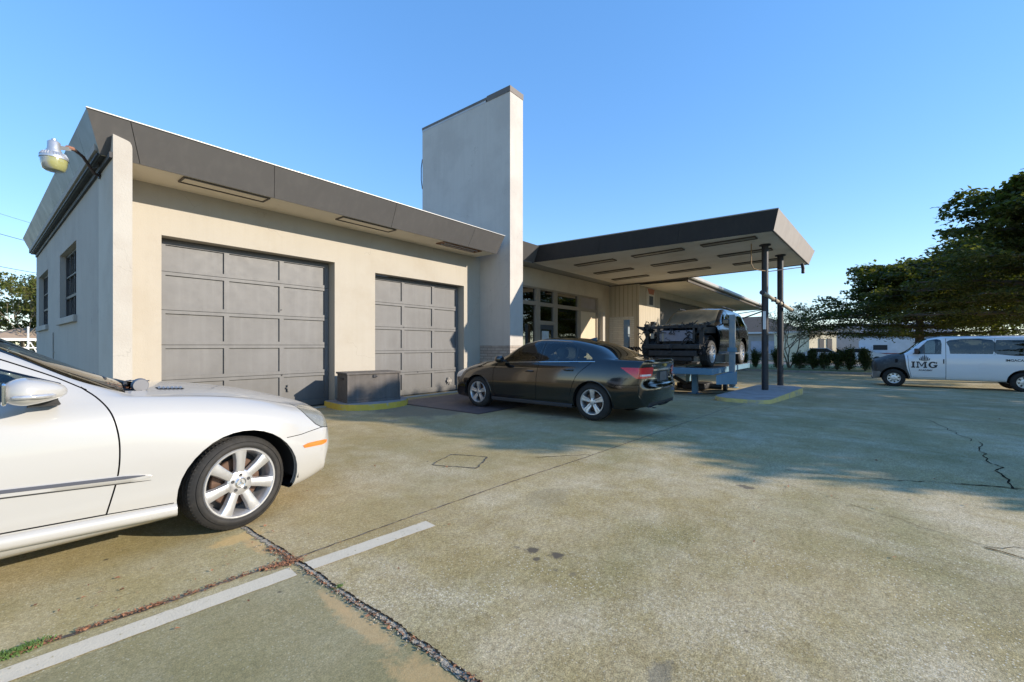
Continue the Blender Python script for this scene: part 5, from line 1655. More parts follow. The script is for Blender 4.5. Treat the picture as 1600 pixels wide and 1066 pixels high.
        text_mesh('web_lettering', 'IMGACADEMY.COM', .115, ink, root, to_side(-3.55, 1.10, yb), .001, .003)
        # crest of spires above the name
        b = MB()
        for k, (dx, hh) in enumerate(((-.13, .12), (-.085, .18), (-.042, .23), (0, .28), (.042, .23), (.085, .18), (.13, .12))):
            w_ = .015
            b.prism([(dx - w_, .03 + abs(dx) * .15), (dx + w_, .03 + abs(dx) * .15), (dx + w_ * .9 + dx * .12, hh * .7), (dx + dx * .15, hh), (dx - w_ * .9 + dx * .12, hh * .7)], 'z', 0, .003)
        b.prism([(-.15, .035), (0, 0), (.15, .035), (.15, .055), (0, .02), (-.15, .055)], 'z', 0, .003)
        mt = to_side(-.90, 1.07); b.v = [tuple(mt @ Vector(p)) for p in b.v]
        b.build('door_crest', ink, root)
    return root
white_van()
# ------------------------------------------------------------------ wrecked SUV standing on the frame rack
def wrecked_suv():
    root = thing('wrecked_suv', 'wrecked black SUV stripped of its front end standing on a blue frame rack', 'SUV', (12.87, 4.13, .70), R(176.7))
    sp = dict(x0=-3.95, x1=.50, nx=110, c=dict(
        ws=[(-4, .84), (-3.4, .93), (0, .93), (.5, .84)],
        wl=[(-4, .88), (-3.4, .97), (0, .97), (.5, .90)],
        wm=[(-4, .89), (-3.4, .985), (-.3, .985), (.5, .92)],
        wsh=[(-4, .87), (-3.4, .95), (-.8, .95), (.5, .88)],
        wbl=[(-4, .84), (-3.4, .90), (-.9, .90), (.5, .84)],
        wrr=[(-4, .70), (-3.6, .72), (-1.6, .72), (-1.1, .74), (-.7, .80), (.5, .70)],
        zb=.32, zs=.38, zl=.55, zm=.80,
        zsh=[(-4, 1.06), (.5, 1.0)],
        zbl=[(-4, 1.20), (-.9, 1.14), (.5, 1.08)],
        zrr=[(-4, 1.30), (-3.85, 1.45), (-3.4, 1.66), (-1.9, 1.71), (-1.55, 1.66), (-.72, 1.20), (-.4, 1.16), (.5, 1.12)],
        ztc=[(-4, 1.32), (-3.85, 1.50), (-3.4, 1.72), (-1.9, 1.78), (-1.6, 1.74), (-.70, 1.26), (-.4, 1.20), (.5, 1.15)],
        gb=.02),
        front=dict(w0=.2, depth=.05, W=.90, n=3, prof=[(0, 1), (1.2, 1)]),
        rear=dict(w0=.3, depth=.14, W=.88, n=3, prof=[(0, .7), (.6, 1), (1.2, 1), (1.5, .8)]))
    S = Shell(sp)
    side = lambda c, n: abs(c.y) > .5
    WB = -2.96
    for wx in (0, WB): S.cut(circ(wx, .40, .46, 28), 'y', lambda c, n: abs(c.y) > .45, 'gone')
    # nothing left ahead of the screen: wings, bonnet and bumper are off
    S.cut([(-.52, -1), (1, -1), (1, 3), (-.52, 3)], 'y', lambda c, n: True, 'gone')
    pm = car_paint('black suv paint', (.008, .008, .010), rough=.25, coat=.6)
    gs = lambda c, n: abs(c.y) > .45 and n.z < .85
    S.cut([(-.92, 1.20), (-1.50, 1.60), (-1.72, 1.63), (-1.74, 1.20)], 'y', gs, 'g1')
    S.cut([(-1.84, 1.20), (-1.84, 1.63), (-2.62, 1.62), (-2.74, 1.20)], 'y', gs, 'g1')
    S.cut([(-2.84, 1.21), (-2.74, 1.61), (-3.45, 1.56), (-3.62, 1.25)], 'y', gs, 'g2')
    S.cut([(-.74, .74), (-.70, 0), (-.74, -.74), (-1.58, -.66), (-1.60, 0), (-1.58, .66)], 'z', lambda c, n: n.z > .15 and c.z > 1.2 and abs(c.y) < .8 and c.x > -1.62, 'ws')
    S.gap([(-.64, .5), (-.66, 1.1), (-.80, 1.18)], .012, 'y', side)
    S.gap([(-1.79, .42), (-1.79, 1.66)], .012, 'y', side)
    S.gap([(-2.55, .5), (-2.70, .9), (-2.80, 1.2)], .012, 'y', side)
    S.part('body', 'body', pm, root)
    for t_ in ('g1', 'g2'):
        for sg in (-1, 1): S.part(t_, 'side_window', privacy_glass, root, flt=lambda c: c.y * sg > 0)
    S.part('ws', 'windscreen', mat('dusty windscreen', (.20, .175, .125), .45, var=.3, vsc=3, dirt=(.09, .08, .06), dsc=2.5), root, label='opaque brown dusty windscreen')
    S.liner(root, M['dark'], .03, ('g1', 'g2', 'gone'))
    for wx in (0, WB):
        for sg in (1, -1):
            wheel(root, wx, sg * .94, .37, .25, .25, 'ten', z=.37)
            wheel_tub(root, wx, sg * .90, .47, .35, .42, M['dark'])
    hull(root, -3.6, -.3, .62, .30, .55, M['dark'])
    # the bared front: radiator pack, rails, crash beam, hanging wiring
    black = mat('bare black parts', (.016, .016, .017), .5, var=.4, vsc=12, dirt=(.07, .065, .06), dsc=9, damt=(.55, .75))
    b = MB(); b.box(.44, .50, -.36, .58, .72, 1.02, b=.008)
    rad = b.build('radiator', mat('grey radiator core', (.21, .21, .25), .5, metal=.3, var=.15, vsc=30, dirt=(.30, .29, .29), dsc=5), root)
    b = MB(); b.box(.43, .52, .585, .64, .68, 1.08); b.box(.43, .52, -.42, -.365, .68, 1.08); b.build('radiator_tank', black, rad)
    b = MB()
    b.box(.36, .50, -.84, .90, 1.08, 1.16, b=.01); b.box(.36, .46, -.80, -.70, .5, 1.08); b.box(.36, .46, .74, .84, .5, 1.08)
    b.build('radiator_support', black, root)
    b = MB(); b.box(.48, .60, -.74, .80, .50, .64, b=.02); b.build('crash_beam', black, root)
    b = MB(); b.box(.40, .56, -.66, .70, .30, .46, b=.02); b.box(.30, .5, -.5, .55, .16, .30, b=.03); b.build('lower_crossmember', black, root)
    b = MB(); b.box(-.6, .4, .40, .52, .42, .56); b.box(-.6, .4, -.52, -.40, .42, .56); b.box(-.55, .36, -.36, .36, .50, 1.0, b=.05); b.build('engine_bay', black, root)
    for sg in (1, -1):
        b = MB(); b.hexa([(-.55, sg * .60, .95), (.40, sg * .66, .95), (.40, sg * .80, .95), (-.55, sg * .86, .95)], [(-.55, sg * .60, 1.14), (.38, sg * .66, 1.10), (.38, sg * .80, 1.08), (-.55, sg * .86, 1.14)]); b.build('inner_wing', black, root)
        b = MB(); b.lathe([(.47, .0), (.47, -.3)], 'y', (0, sg * .88 + (.3 if sg < 0 else 0), .42), 18, arc=(.2, 2.6)); b.build('arch_liner', black, root)
        b = MB(); b.box(-.80, -.66, sg * 1.08 - .09, sg * 1.08 + .09, 1.20, 1.36, b=.03); mi = b.build('wing_mirror', pm, root)
        b = MB(); b.tube([(-.72, sg * .90, 1.18), (-.73, sg * 1.02, 1.24)], .02, 6); b.build('mirror_arm', black, mi)
        b = MB(); b.box(-2.4, -.6, sg * .97 - .05, sg * .97 + .05, .34, .38, b=.01); b.build('running_board', mat('step trim', (.3, .3, .3), .4, metal=.6), root)
        b = MB(); b.tube([(-1.8, sg * .66, 1.80), (-3.3, sg * .66, 1.76)], .02, 6); b.build('roof_rail', black, root)
    rg = random.Random(7)
    b = MB()
    for k in range(90):  # wires and brackets
        p = Vector((rg.uniform(.3, .62), rg.uniform(-.92, .95), rg.uniform(.45, 1.2)))
        pts = [p]
        for j in range(4): pts.append(pts[-1] + Vector((rg.uniform(-.07, .07), rg.uniform(-.12, .12), rg.uniform(-.13, .09))))
        b.tube(pts, rg.uniform(.006, .018), 5)
    for k in range(34):
        p = (rg.uniform(.25, .60), rg.choice([rg.uniform(-.95, -.45), rg.uniform(.6, 1.0), rg.uniform(-.9, .9)]), rg.choice([rg.uniform(.95, 1.22), rg.uniform(.4, 1.1)]))
        d = rg.uniform(.015, .055); b.box(p[0] - d, p[0] + d, p[1] - d * 1.2, p[1] + d * 1.2, p[2] - d * .7, p[2] + d * .7)
    tag(b.build('loose_wiring', black, root), kind='stuff')
    b = MB()
    for k in range(9):
        y = -.75 + .19 * k; z = 1.17 + rg.uniform(-.01, .02); b.box(.34, .44, y - .05, y + .06, z, z + .02)
    b.box(.50, .515, -.28, -.22, .72, 1.0); b.box(.515, .54, -.60, -.50, .8, .95)
    b.build('bare_bracket', mat('dull light bracket', (.30, .27, .22), .5, metal=.4), root)
    b = MB(); b.hexa([(.45, -.80, 1.0), (.52, -.80, 1.0), (.52, -1.02, 1.12), (.45, -1.02, 1.12)], [(.45, -.80, 1.14), (.52, -.80, 1.14), (.52, -1.05, 1.17), (.45, -1.05, 1.17)]); b.build('torn_bracket', black, root)
    b = MB(); b.tube([(.0, -.3, .2), (.1, .3, .12)], .06, 6); b.box(-.1, .3, -.25, .28, .05, .3, b=.05); b.build('engine_sump', black, root)
    return root
wrecked_suv()


def frame_rack():
    root = thing('frame_rack', 'pale blue frame straightening rack with upright pulling towers under the SUV', 'car rack', (14.2, 4.1, gz(13.5)))
    o = tuple(root.location)
    blue = mat('chalky blue paint', (.115, .225, .31), .55, var=.12, vsc=4, dirt=(.22, .22, .20), dsc=4, damt=(.60, .8))
    post_m = mat('blue grey tower paint', (.22, .27, .30), .6, var=.12, vsc=3, dirt=(.36, .32, .26), dsc=3, damt=(.5, .7))
    b = MB(o)
    b.box(12.25, 17.0, 3.08, 3.75, .62, .695); b.box(12.25, 17.0, 4.65, 5.35, .62, .695)
    b.build('runway', mat('worn steel deck', (.09, .085, .08), .6, metal=.3, var=.3, vsc=6), root)
    b = MB(o); b.box(12.20, 12.40, 3.04, 5.4, .52, .69, b=.01); b.box(16.9, 17.1, 3.04, 5.4, .52, .69, b=.01)
    b.box(12.40, 16.9, 3.05, 3.12, .53, .68); b.box(12.40, 16.9, 5.31, 5.38, .53, .68)
    b.build('rack_frame', blue, root)
    b = MB(o); b.hexa([(12.42, 3.00, .26), (12.5, 2.92, .26), (13.62, 2.74, .20), (13.62, 2.92, .20)], [(12.42, 3.00, .50), (12.5, 2.92, .50), (13.62, 2.74, .56), (13.62, 2.92, .56)])
    b.build('tower_arm', blue, root)
    def tower(x, y, z0, z1, w):
        b = MB(o); b.box(x - w, x + w, y - w, y + w, z0, z1, b=.012)
        t_ = b.build('pulling_tower', post_m, root)
        b = MB(o); b.box(x - w - .03, x + w + .03, y - w - .03, y + w + .03, 1.12, 1.24); b.build('tower_collar', blue, t_)
        b = MB(o); b.box(x - w * .9, x + w * .9, y - w - .004, y - w - .001, z0 + .02, .52); b.build('tower_foot', blue, t_)
    tower(13.60, 2.86, .13, 2.18, .072)
    tower(14.9, 6.62, .45, 2.23, .085)
    b = MB(o); b.box(14.7, 15.1, 5.4, 6.7, .35, .62); b.build('tower_arm', blue, root)
    b = MB(o)
    for k in range(10): b.tube([(14.5 + .1 * k, 6.45 - .02 * k, 1.10 + .05 * (k % 3)), (14.56 + .1 * k, 6.42, 1.2 + .04 * (k % 2))], .035, 6)
    b.build('chain_hooks', M['steel_black'], root)
    for (x, y) in ((13.05, 3.72), (13.3, 5.1), (16.7, 3.5), (16.7, 5.0)):
        b = MB(o); g0 = gz(x); b.box(x - .07, x + .07, y - .07, y + .07, g0 + .02, .525); b.box(x - .16, x + .16, y - .16, y + .16, g0, g0 + .02); b.build('leg', blue, root)
    b = MB(o)
    b.tube([(13.6, 4.7, .45), (14.1, 4.2, gz(14) + .16), (14.5, 3.9, gz(14) + .12)], .06, 8); b.tube([(14.2, 4.6, gz(14) + .14), (14.7, 3.4, gz(14) + .12)], .09, 8)
    b.box(14.0, 14.9, 3.7, 4.4, gz(14) + .05, gz(14) + .24, b=.04); b.lathe([(0, -.05), (.11, -.05), (.11, .05), (0, .05)], 'y', (14.75, 3.3, gz(14) + .11), 14)
    b.build('hydraulic_ram', M['black_trim'], root)
    b = MB(o); rg = random.Random(3)
    P = [(12.6, 4.6), (13.0, 4.2), (13.4, 3.4), (14.2, 2.9), (15.0, 2.9), (14.6, 3.5), (13.6, 3.8), (12.8, 3.6)]
    pts = curvy(P, 6); b.tube([(x, y, gz(x) + .015) for x, y in pts], .012, 6)
    b.build('hose', M['black_trim'], root)
    return root
frame_rack()
# ------------------------------------------------------------------ forecourt furniture
def rounded_strip(L, W, n=8, r=None):
    r = r or W * .35
    pts = []
    for cx, cy, a0 in ((L / 2 - r, W / 2 - r, 0), (-L / 2 + r, W / 2 - r, 90), (-L / 2 + r, -W / 2 + r, 180), (L / 2 - r, -W / 2 + r, 270)):
        for k in range(n + 1): a = R(a0 + 90 * k / n); pts.append((cx + r * math.cos(a), cy + r * math.sin(a)))
    return pts
yellow = mat('chipped yellow kerb paint', (.62, .43, .06), .7, var=.12, vsc=6, dirt=(.40, .36, .29), dsc=7, damt=(.56, .66), bmp=.3, bsc=40)
pale_yellow = mat('faded yellow kerb paint', (.66, .53, .20), .8, var=.15, vsc=5, dirt=(.38, .35, .28), dsc=3, damt=(.50, .62), bmp=.4, bsc=30)
top_c = mat('smooth kerb top', (.30, .29, .29), .8, var=.15, vsc=3, dirt=(.18, .17, .16), dsc=2.5)
def island(label, loc, rz, poly, h, m_side, m_top, cat='kerb'):
    root = thing('kerb_island', label, cat, loc, R(rz))
    n = len(poly)
    b = MB(); b.prism(poly, 'z', -.3, h - .012)
    b.build('kerb_face', m_side, root)
    c = [(p[0] * .985, p[1] * .985) for p in poly]
    b = MB(); b.prism(c, 'z', h - .012, h); b.build('kerb_top', m_top, root)
    return root
island('long concrete island with worn yellow edges carrying the canopy columns', (13.45, 2.07, gz(13.4)), -4.2, rounded_strip(4.55, 1.22, r=.42), .155, pale_yellow, top_c)
b = MB((13.45, 2.07, gz(13.4)))
half = [(-.78, .70)] + [(-.05 + .80 * math.cos(R(a)), .02 + .62 * math.sin(R(a))) for a in range(180, 361, 12)] + [(.75, .70)]
island('low yellow painted kerb island jutting out between the two garage doors', (5.48, 8.18, 0), 0, half, .13, yellow, top_c)
# weathered chest on the little island
ch = thing('storage_chest', 'weathered grey wooden chest standing on the yellow kerb island', 'chest', (5.36, 8.25, .13), R(-12))
ch.scale = (1.12, 1.15, 1.0)
chest_m = mat('weathered grey wood', (.105, .092, .082), .8, var=.2, vsc=8, streak=(.16, .145, .135, .7), bmp=.4, bsc=60)
b = MB(); b.box(-.50, .50, -.28, .28, .05, .57, b=.008); b.build('chest_body', chest_m, ch)
b = MB(); b.box(-.52, .52, -.30, .30, .572, .612, b=.008); b.build('lid', chest_m, ch)
b = MB(); b.box(-.51, .51, -.295, .29, 0, .05, b=.006); b.box(-.505, -.47, -.292, -.278, .05, .57); b.box(.47, .505, -.292, -.278, .05, .57); b.build('base_rail', chest_m, ch)
b = MB(); b.box(-.03, .03, -.300, -.282, .50, .56, b=.003); b.lathe([(0, -.31), (.014, -.31), (.014, -.30)], 'y', (.035, 0, .525), 10); b.build('hasp', M['steel_black'], ch)
b = MB(); b.box(-.511, -.502, -.08, .08, .46, .50); b.build('side_handle', M['steel_black'], ch)
# steel plate in front of the second door
pl = thing('steel_plate', 'rusty purple grey steel plate lying before the narrower garage door', 'plate', (7.2, 7.0, 0))
b = MB((7.2, 7.0, 0)); b.box(6.03, 8.35, 5.66, 8.36, .002, .013, b=.002); b.build('plate_sheet', mat('rusted plate', (.105, .085, .088), .65, metal=.2, var=.2, vsc=2, dirt=(.17, .12, .09), dsc=2, bmp=.3, bsc=50), pl)
b = MB((7.2, 7.0, 0)); b.box(5.99, 8.39, 5.62, 5.66, .001, .006); b.box(5.99, 6.03, 5.66, 8.36, .001, .006); b.build('plate_frame', mat('plate frame rust', (.07, .045, .035), .8), pl)
# long drain slot and door apron
b = MB(); b.box(1.2, 9.4, 8.78, 8.899, .0, .018, b=.004); b.build('door_apron', mat('door sill concrete', (.42, .40, .35), .9, var=.15, vsc=4)).__setitem__('kind', 'structure')

# ------------------------------------------------------------------ yard light on the corner pier
yl = thing('yard_light', 'grey barn style yard light on a curved arm at the garage corner', 'lamp', (1.195, 8.75, 3.80))
o = tuple(yl.location)
b = MB(o); b.tube([(1.19, 8.75, 3.80), (1.13, 8.70, 3.80), (1.06, 8.60, 3.87), (.98, 8.45, 3.93), (.88, 8.28, 3.94), (.80, 8.2, 3.92)], .020, 8); b.build('arm', mat('rusty pipe arm', (.07, .045, .04), .6, var=.3, vsc=9), yl, smooth=True)
b = MB(o); b.tube([(.86, 8.26, 3.942), (.80, 8.18, 3.92)], .026, 8); b.build('pipe_sleeve', mat('red lead sleeve', (.33, .16, .11), .7), yl)
b = MB(o); b.lathe([(0, 0), (.05, 0), (.05, .012), (0, .012)], 'x', (1.178, 8.75, 3.80), 14); b.build('wall_flange', M['steel_black'], yl)
b = MB(o); b.tube([(1.192, 8.5, 4.14), (1.15, 8.45, 4.13), (1.13, 8.4, 4.04), (1.12, 8.42, 3.96), (1.15, 8.5, 3.86), (1.1, 8.6, 3.84)], .010, 6); b.build('feed_cable', M['black_trim'], yl)
hx, hy = .665, 8.02
LS = .80
def lz(prof): return [(r * LS, 3.72 + (z - 3.72) * LS) for r, z in prof]
b = MB(o); b.hexa([(hx, hy + .02, 3.80), (hx + .03, hy - .02, 3.80), (.84, 8.20, 3.89), (.80, 8.22, 3.89)], [(hx, hy + .02, 3.86), (hx + .03, hy - .02, 3.86), (.84, 8.20, 3.935), (.80, 8.22, 3.935)]); b.build('lamp_bracket', M['galv'], yl)
b = MB(o); b.lathe(lz([(0, 3.985), (.028, 3.985), (.03, 3.955), (.055, 3.95), (.075, 3.93), (.078, 3.82), (.09, 3.80), (.10, 3.76)]), 'z', (hx, hy, 0), 24); b.build('ballast_housing', M['galv'], yl, angle=50)
b = MB(o)
prof = [(.10, 3.765), (.135, 3.755), (.160, 3.70), (.168, 3.675), (.168, 3.66), (.150, 3.66)]
b.lathe(lz(prof), 'z', (hx, hy, 0), 36); hd = b.build('reflector_rim', M['galv'], yl, angle=50)
b = MB(o)
for k in range(30):
    a = 2 * PI * k / 30; b.tube([(hx + .138 * LS * math.cos(a), hy + .138 * LS * math.sin(a), 3.746), (hx + .164 * LS * math.cos(a), hy + .164 * LS * math.sin(a), 3.704)], .004, 4)
b.build('reflector_ribs', M['galv'], hd)
gm, t, p, out = nodes('yellowed refractor')
dp = N(t, 'VectorMath', operation='DOT_PRODUCT'); t.links.new(objvec(t), dp.inputs[0]); dp.inputs[1].default_value = (.626, -.78, 0)
c = mix(t, ramp(t, mth(t, 'ADD', dp.outputs['Value'], mth(t, 'MULTIPLY', noise(t, 9, 3, .5, objvec(t)), .12)), [(.33, 0), (.36, 1)]), (.40, .42, .41), (.46, .44, .16))
t.links.new(c, p.inputs['Base Color']); p.inputs['Roughness'].default_value = .2; p.inputs['Transmission Weight'].default_value = .35; p.inputs['Coat Weight'].default_value = 1
b = MB(o); b.lathe(lz([(.158, 3.658), (.160, 3.64), (.150, 3.56), (.128, 3.49), (.10, 3.475), (0, 3.468)]), 'z', (hx, hy, 0), 36); b.build('glass_refractor', gm, yl, angle=60)
# ------------------------------------------------------------------ vegetation
FX, FYY = math.cos(R(38.75)), math.sin(R(38.75))
def at(px, d):
    """ground point seen at photo column px, d metres ahead"""
    a = -(px - 800) / 679
    return (d * (FX - a * FYY), d * (FYY + a * FX))


def foliage_mat(name, cols, trans=.35):
    m, t, p, out = nodes(name)
    g_ = N(t, 'NewGeometry')
    c = ramp(t, g_.outputs['Random Per Island'], [(i / (len(cols) - 1), c_) for i, c_ in enumerate(cols)])
    t.links.new(c, p.inputs['Base Color']); p.inputs['Roughness'].default_value = .55
    p.inputs['Specular IOR Level'].default_value = .3
    tr = N(t, 'BsdfTranslucent'); t.links.new(mix(t, 1.0, c, (1.3, 1.5, .5), 'MULTIPLY'), tr.inputs[0])
    ms = N(t, 'MixShader', i_0=trans)
    t.links.new(p.outputs[0], ms.inputs[1]); t.links.new(tr.outputs[0], ms.inputs[2]); t.links.new(ms.outputs[0], out.inputs[0])
    return m


def leaf_cloud(name, P, size, m, parent, flat=.5, seed=0):
    """one small bent leaf spray per point"""
    rng = np.random.default_rng(seed)
    n = len(P)
    s = size * (.6 + .8 * rng.random(n))
    nrm = rng.normal(size=(n, 3)); nrm /= np.linalg.norm(nrm, axis=1)[:, None]
    nrm[:, 2] = np.abs(nrm[:, 2]) + flat * 2; nrm /= np.linalg.norm(nrm, axis=1)[:, None]
    u = np.cross(nrm, rng.normal(size=(n, 3))); u /= np.linalg.norm(u, axis=1)[:, None]
    w = np.cross(nrm, u)
    asp = .35 + .35 * rng.random(n)
    a = P - u * s[:, None]; b = P + w * (s * asp)[:, None]; c = P + u * s[:, None] - nrm * (s * .25)[:, None]; d = P - w * (s * asp)[:, None]
    V = np.stack([a, b, c, d], 1).reshape(-1, 3)
    me = bpy.data.meshes.new(name)
    me.vertices.add(len(V)); me.vertices.foreach_set('co', V.ravel().astype(np.float32))
    me.loops.add(4 * n); me.loops.foreach_set('vertex_index', np.arange(4 * n, dtype=np.int32))
    me.polygons.add(n); me.polygons.foreach_set('loop_start', np.arange(0, 4 * n, 4, dtype=np.int32)); me.polygons.foreach_set('loop_total', np.full(n, 4, dtype=np.int32))
    me.update(); me.validate()
    me.materials.append(m)
    o = bpy.data.objects.new(name, me); C.objects.link(o); o.parent = parent
    return o


bark = mat('grey brown bark', (.10, .08, .06), .9, var=.3, vsc=8, bmp=.6, bsc=20)
leaf_big = foliage_mat('dark shade tree leaves', [(.040, .050, .014), (.060, .070, .020), (.090, .095, .028), (.14, .12, .045)], .45)


def shade_tree(label, x, y, z, H, Rd, seed, nleaf=42000, trunk=.22, group='broad shade trees', lsz=.11):
    """flat tiered crown: limbs spread nearly level and carry sprays of leaves"""
    root = thing('shade_tree', label, 'tree', (x, y, z), 0, group)
    rg = random.Random(seed)
    b = MB(); pads = []; limbs = MB()
    b.tube([(0, 0, -.3), (.02, .03, H * .15), (-.05, .04, H * .4), (.04, -.05, H * .7), (.0, 0, H * .93)], [trunk * 1.25, trunk, trunk * .75, trunk * .45, trunk * .12], 10)
    tiers = 9
    for t_ in range(tiers):
        f = t_ / (tiers - 1)
        hz = H * (.32 + .61 * f)
        reach = Rd * (1.0 - .72 * f ** 1.5) * (.85 if t_ == 0 else 1)
        nl = 6 if t_ < 5 else 5
        a0 = rg.random() * 6.28
        for k in range(nl):
            a = a0 + 2 * PI * k / nl + rg.uniform(-.3, .3)
            rr = reach * rg.uniform(.72, 1.08)
            pts = []; q = Vector((0, 0, hz)); n = 6
            dr = .10 + .06 * f; wob = 0
            for j in range(n + 1):
                s_ = j / n
                pts.append(Vector((rr * s_ * math.cos(a + wob), rr * s_ * math.sin(a + wob), hz + rr * dr * s_ * (1 - .75 * s_) + (rg.uniform(-.06, .06) if j else 0))))
                wob += rg.uniform(-.07, .07)
            limbs.tube(pts, [trunk * .33 * (1 - .85 * j / n) + .008 for j in range(n + 1)], 5, caps=False)
            for j in range(2, n + 1):
                p = pts[j]
                for m_ in range(3 if j < n else 4):
                    pr = rg.uniform(.45, .95) * (.75 + .25 * Rd / 6)
                    off = Vector((rg.gauss(0, .75), rg.gauss(0, .75), 0)) * (Rd / 6) * (.4 + .6 * j / n)
                    c_ = p + off + Vector((0, 0, rg.uniform(-.05, .22)))
                    limbs.tube([p, c_], [.018, .006], 3, caps=False)
                    pads.append((c_.x, c_.y, c_.z, pr, pr * rg.uniform(.6, 1), rg.uniform(.09, .2)))
    b.build('trunk', bark, root, smooth=True); limbs.build('limbs', bark, root, smooth=True)
    pads = np.array(pads); rng = np.random.default_rng(seed)
    w = pads[:, 3] * pads[:, 4]; idx = rng.choice(len(pads), nleaf, p=w / w.sum())
    r_ = np.sqrt(rng.random(nleaf)) * (.8 + .35 * rng.random(nleaf)); th = rng.random(nleaf) * 2 * PI
    Q = pads[idx]
    P = np.stack([Q[:, 0] + Q[:, 3] * r_ * np.cos(th), Q[:, 1] + Q[:, 4] * r_ * np.sin(th), Q[:, 2] + Q[:, 5] * (rng.normal(size=nleaf) * .8 - r_ ** 2 * 1.1)], 1)
    leaf_cloud('crown', P, lsz, leaf_big, root, flat=.35, seed=seed)
    return root

x, y = at(1438, 28); shade_tree('wide flat crowned shade tree just left of the van on the lawn', x, y, -.35, 7.0, 7.2, 11, nleaf=60000, trunk=.26)
x, y = at(1650, 19.5); t2 = shade_tree('tall shade tree at the right edge leaning over the van', x, y, -.42, 9.6, 6.3, 23, nleaf=52000, trunk=.3)
x, y = at(1555, 31); shade_tree('shade tree rising behind the middle of the van', x, y, -.35, 9.8, 6.6, 37, nleaf=46000)
# the row beside the forecourt that throws the long shade (outside the picture)
def moved(src, x, y, rz, sc, label):
    c = copy_tree(src); c.location = (x, y, gz(x)); c.rotation_euler = (0, 0, R(rz)); c.scale = (sc, sc, sc); c['label'] = label; return c
t4 = shade_tree('shade tree standing in front of the forecourt, nearest the camera', 15.9, -10.9, gz(15.9), 8.0, 5.8, 51, nleaf=52000, trunk=.3, lsz=.19)
moved(t2, 24.0, -12.2, 130, .60, 'shade tree standing in front of the forecourt beyond the nearest one')

# clipped bushes along the far kerb
bush_leaf = foliage_mat('dark bush leaves', [(.030, .050, .012), (.048, .072, .018), (.08, .10, .03)], .25)
def bush_variant(seed):
    rng = np.random.default_rng(seed); n = 5200 - 500 * (seed % 3)
    root = thing('bush', 'round dark bush on the lawn', 'bush', (0, 0, 0), 0, 'bushes in a row on the far lawn')
    m_ = 18 + 5 * (seed % 4)
    cl = rng.normal(size=(m_, 3)); cl /= np.linalg.norm(cl, axis=1)[:, None]; cl *= (.2 + .65 * rng.random(m_))[:, None]
    cl[:, 2] = cl[:, 2] * (.7 + .1 * (seed % 3)) + .80; cl[:, :2] *= .85
    ix = rng.integers(m_, size=n); P = cl[ix] + rng.normal(size=(n, 3)) * [.15, .15, .17]
    P[:, 2] = np.maximum(P[:, 2], .12)
    leaf_cloud('leaves', P, .055, bush_leaf, root, flat=0, seed=seed)
    b = MB(); rg = random.Random(seed)
    for k in range(12): a = rg.random() * 6.28; b.tube([(0, 0, -.1), (.2 * math.cos(a), .2 * math.sin(a), .35), (.6 * math.cos(a), .6 * math.sin(a), 1.0 + rg.random() * .8)], [.03, .02, .006], 5)
    b.build('stems', bark, root)
    return root
bushes = [bush_variant(9), bush_variant(14), bush_variant(22), bush_variant(31)]
blist = [(1161, .95, 'small dark bush showing beyond the right end of the wrecked SUV'), (1181, 1.0, 'dark bush just left of the nearer canopy column'), (1214, 1.0, 'dark bush filling the gap between the two canopy columns'),
         (1249, 1.1, 'dark bush immediately right of the small bare tree trunk'), (1270, 1.05, 'dark bush second to the right of the bare tree trunk'), (1288, .92, 'narrow bush below the grey flat roofed building'),
         (1308, 1.12, 'broad bush below the cream end wall of the grey building'), (1327, 1.12, 'broad bush below the low pale roof far away'), (1352, 1.0, 'bush closest to the nose of the white van')]
for k, (px, s_, lab) in enumerate(blist):
    o = bushes[k] if k < 4 else copy_tree(bushes[(k * 3) % 4])
    x, y = at(px, 36 / (FX + (px - 800) / 679 * FYY))
    o.location = (x, y, -.32); o.rotation_euler = (0, 0, k * 1.3); o.scale = (s_ * (.42 if px in (1288, 1161) else .54), s_ * .54, s_ * (.84 + .08 * ((k * 7) % 3 - 1))); o['label'] = lab

# bare little crape myrtle
def twig_tree(name, label, px, d, H, spread, seed, leaf_m, nleaf, stems=4, z=-.33, lsize=.06, cat='tree', depth=5, x=None, y=None):
    if x is None: x, y = at(px, d)
    root = thing(name, label, cat, (x, y, z))
    rg = random.Random(seed); b = MB(); tips = []
    def grow(p, d_, L, r, lev):
        q = p + d_ * L * .5 + Vector((rg.gauss(0, .04), rg.gauss(0, .04), 0)) * L; e = p + d_ * L
        b.tube([p, q, e], [r, r * .8, r * .62], 5 if lev > 2 else 3, caps=False)
        tips.append((e, q))
        if lev == 0: return
        for k in range(3 if lev > 1 else 3):
            n_ = (d_ + Vector((rg.gauss(0, .48), rg.gauss(0, .48), rg.gauss(.05, .28)))).normalized()
            grow(e, n_, L * rg.uniform(.62, .84), r * .58, lev - 1)
    for k in range(stems):
        a = 2 * PI * k / stems + rg.random()
        grow(Vector((.06 * math.cos(a), .06 * math.sin(a), 0)), Vector((.28 * math.cos(a) * spread, .28 * math.sin(a) * spread, 1)).normalized(), H * .32, .06, depth)
    b.build('trunk', mat('pale grey bark', (.20, .17, .13), .9, var=.2), root)
    T = np.array([[*(e if rg.random() < .7 else q)] for e, q in tips if e.z > H * .35])
    rn = np.random.default_rng(seed); ii = rn.integers(len(T), size=nleaf)
    P = T[ii] + rn.normal(size=(nleaf, 3)) * .11
    leaf_cloud('crown', P, lsize, leaf_m, root, flat=0, seed=seed)
    return root
twig_leaf = foliage_mat('sparse olive leaves', [(.10, .085, .03), (.075, .085, .025), (.15, .11, .05)], .3)
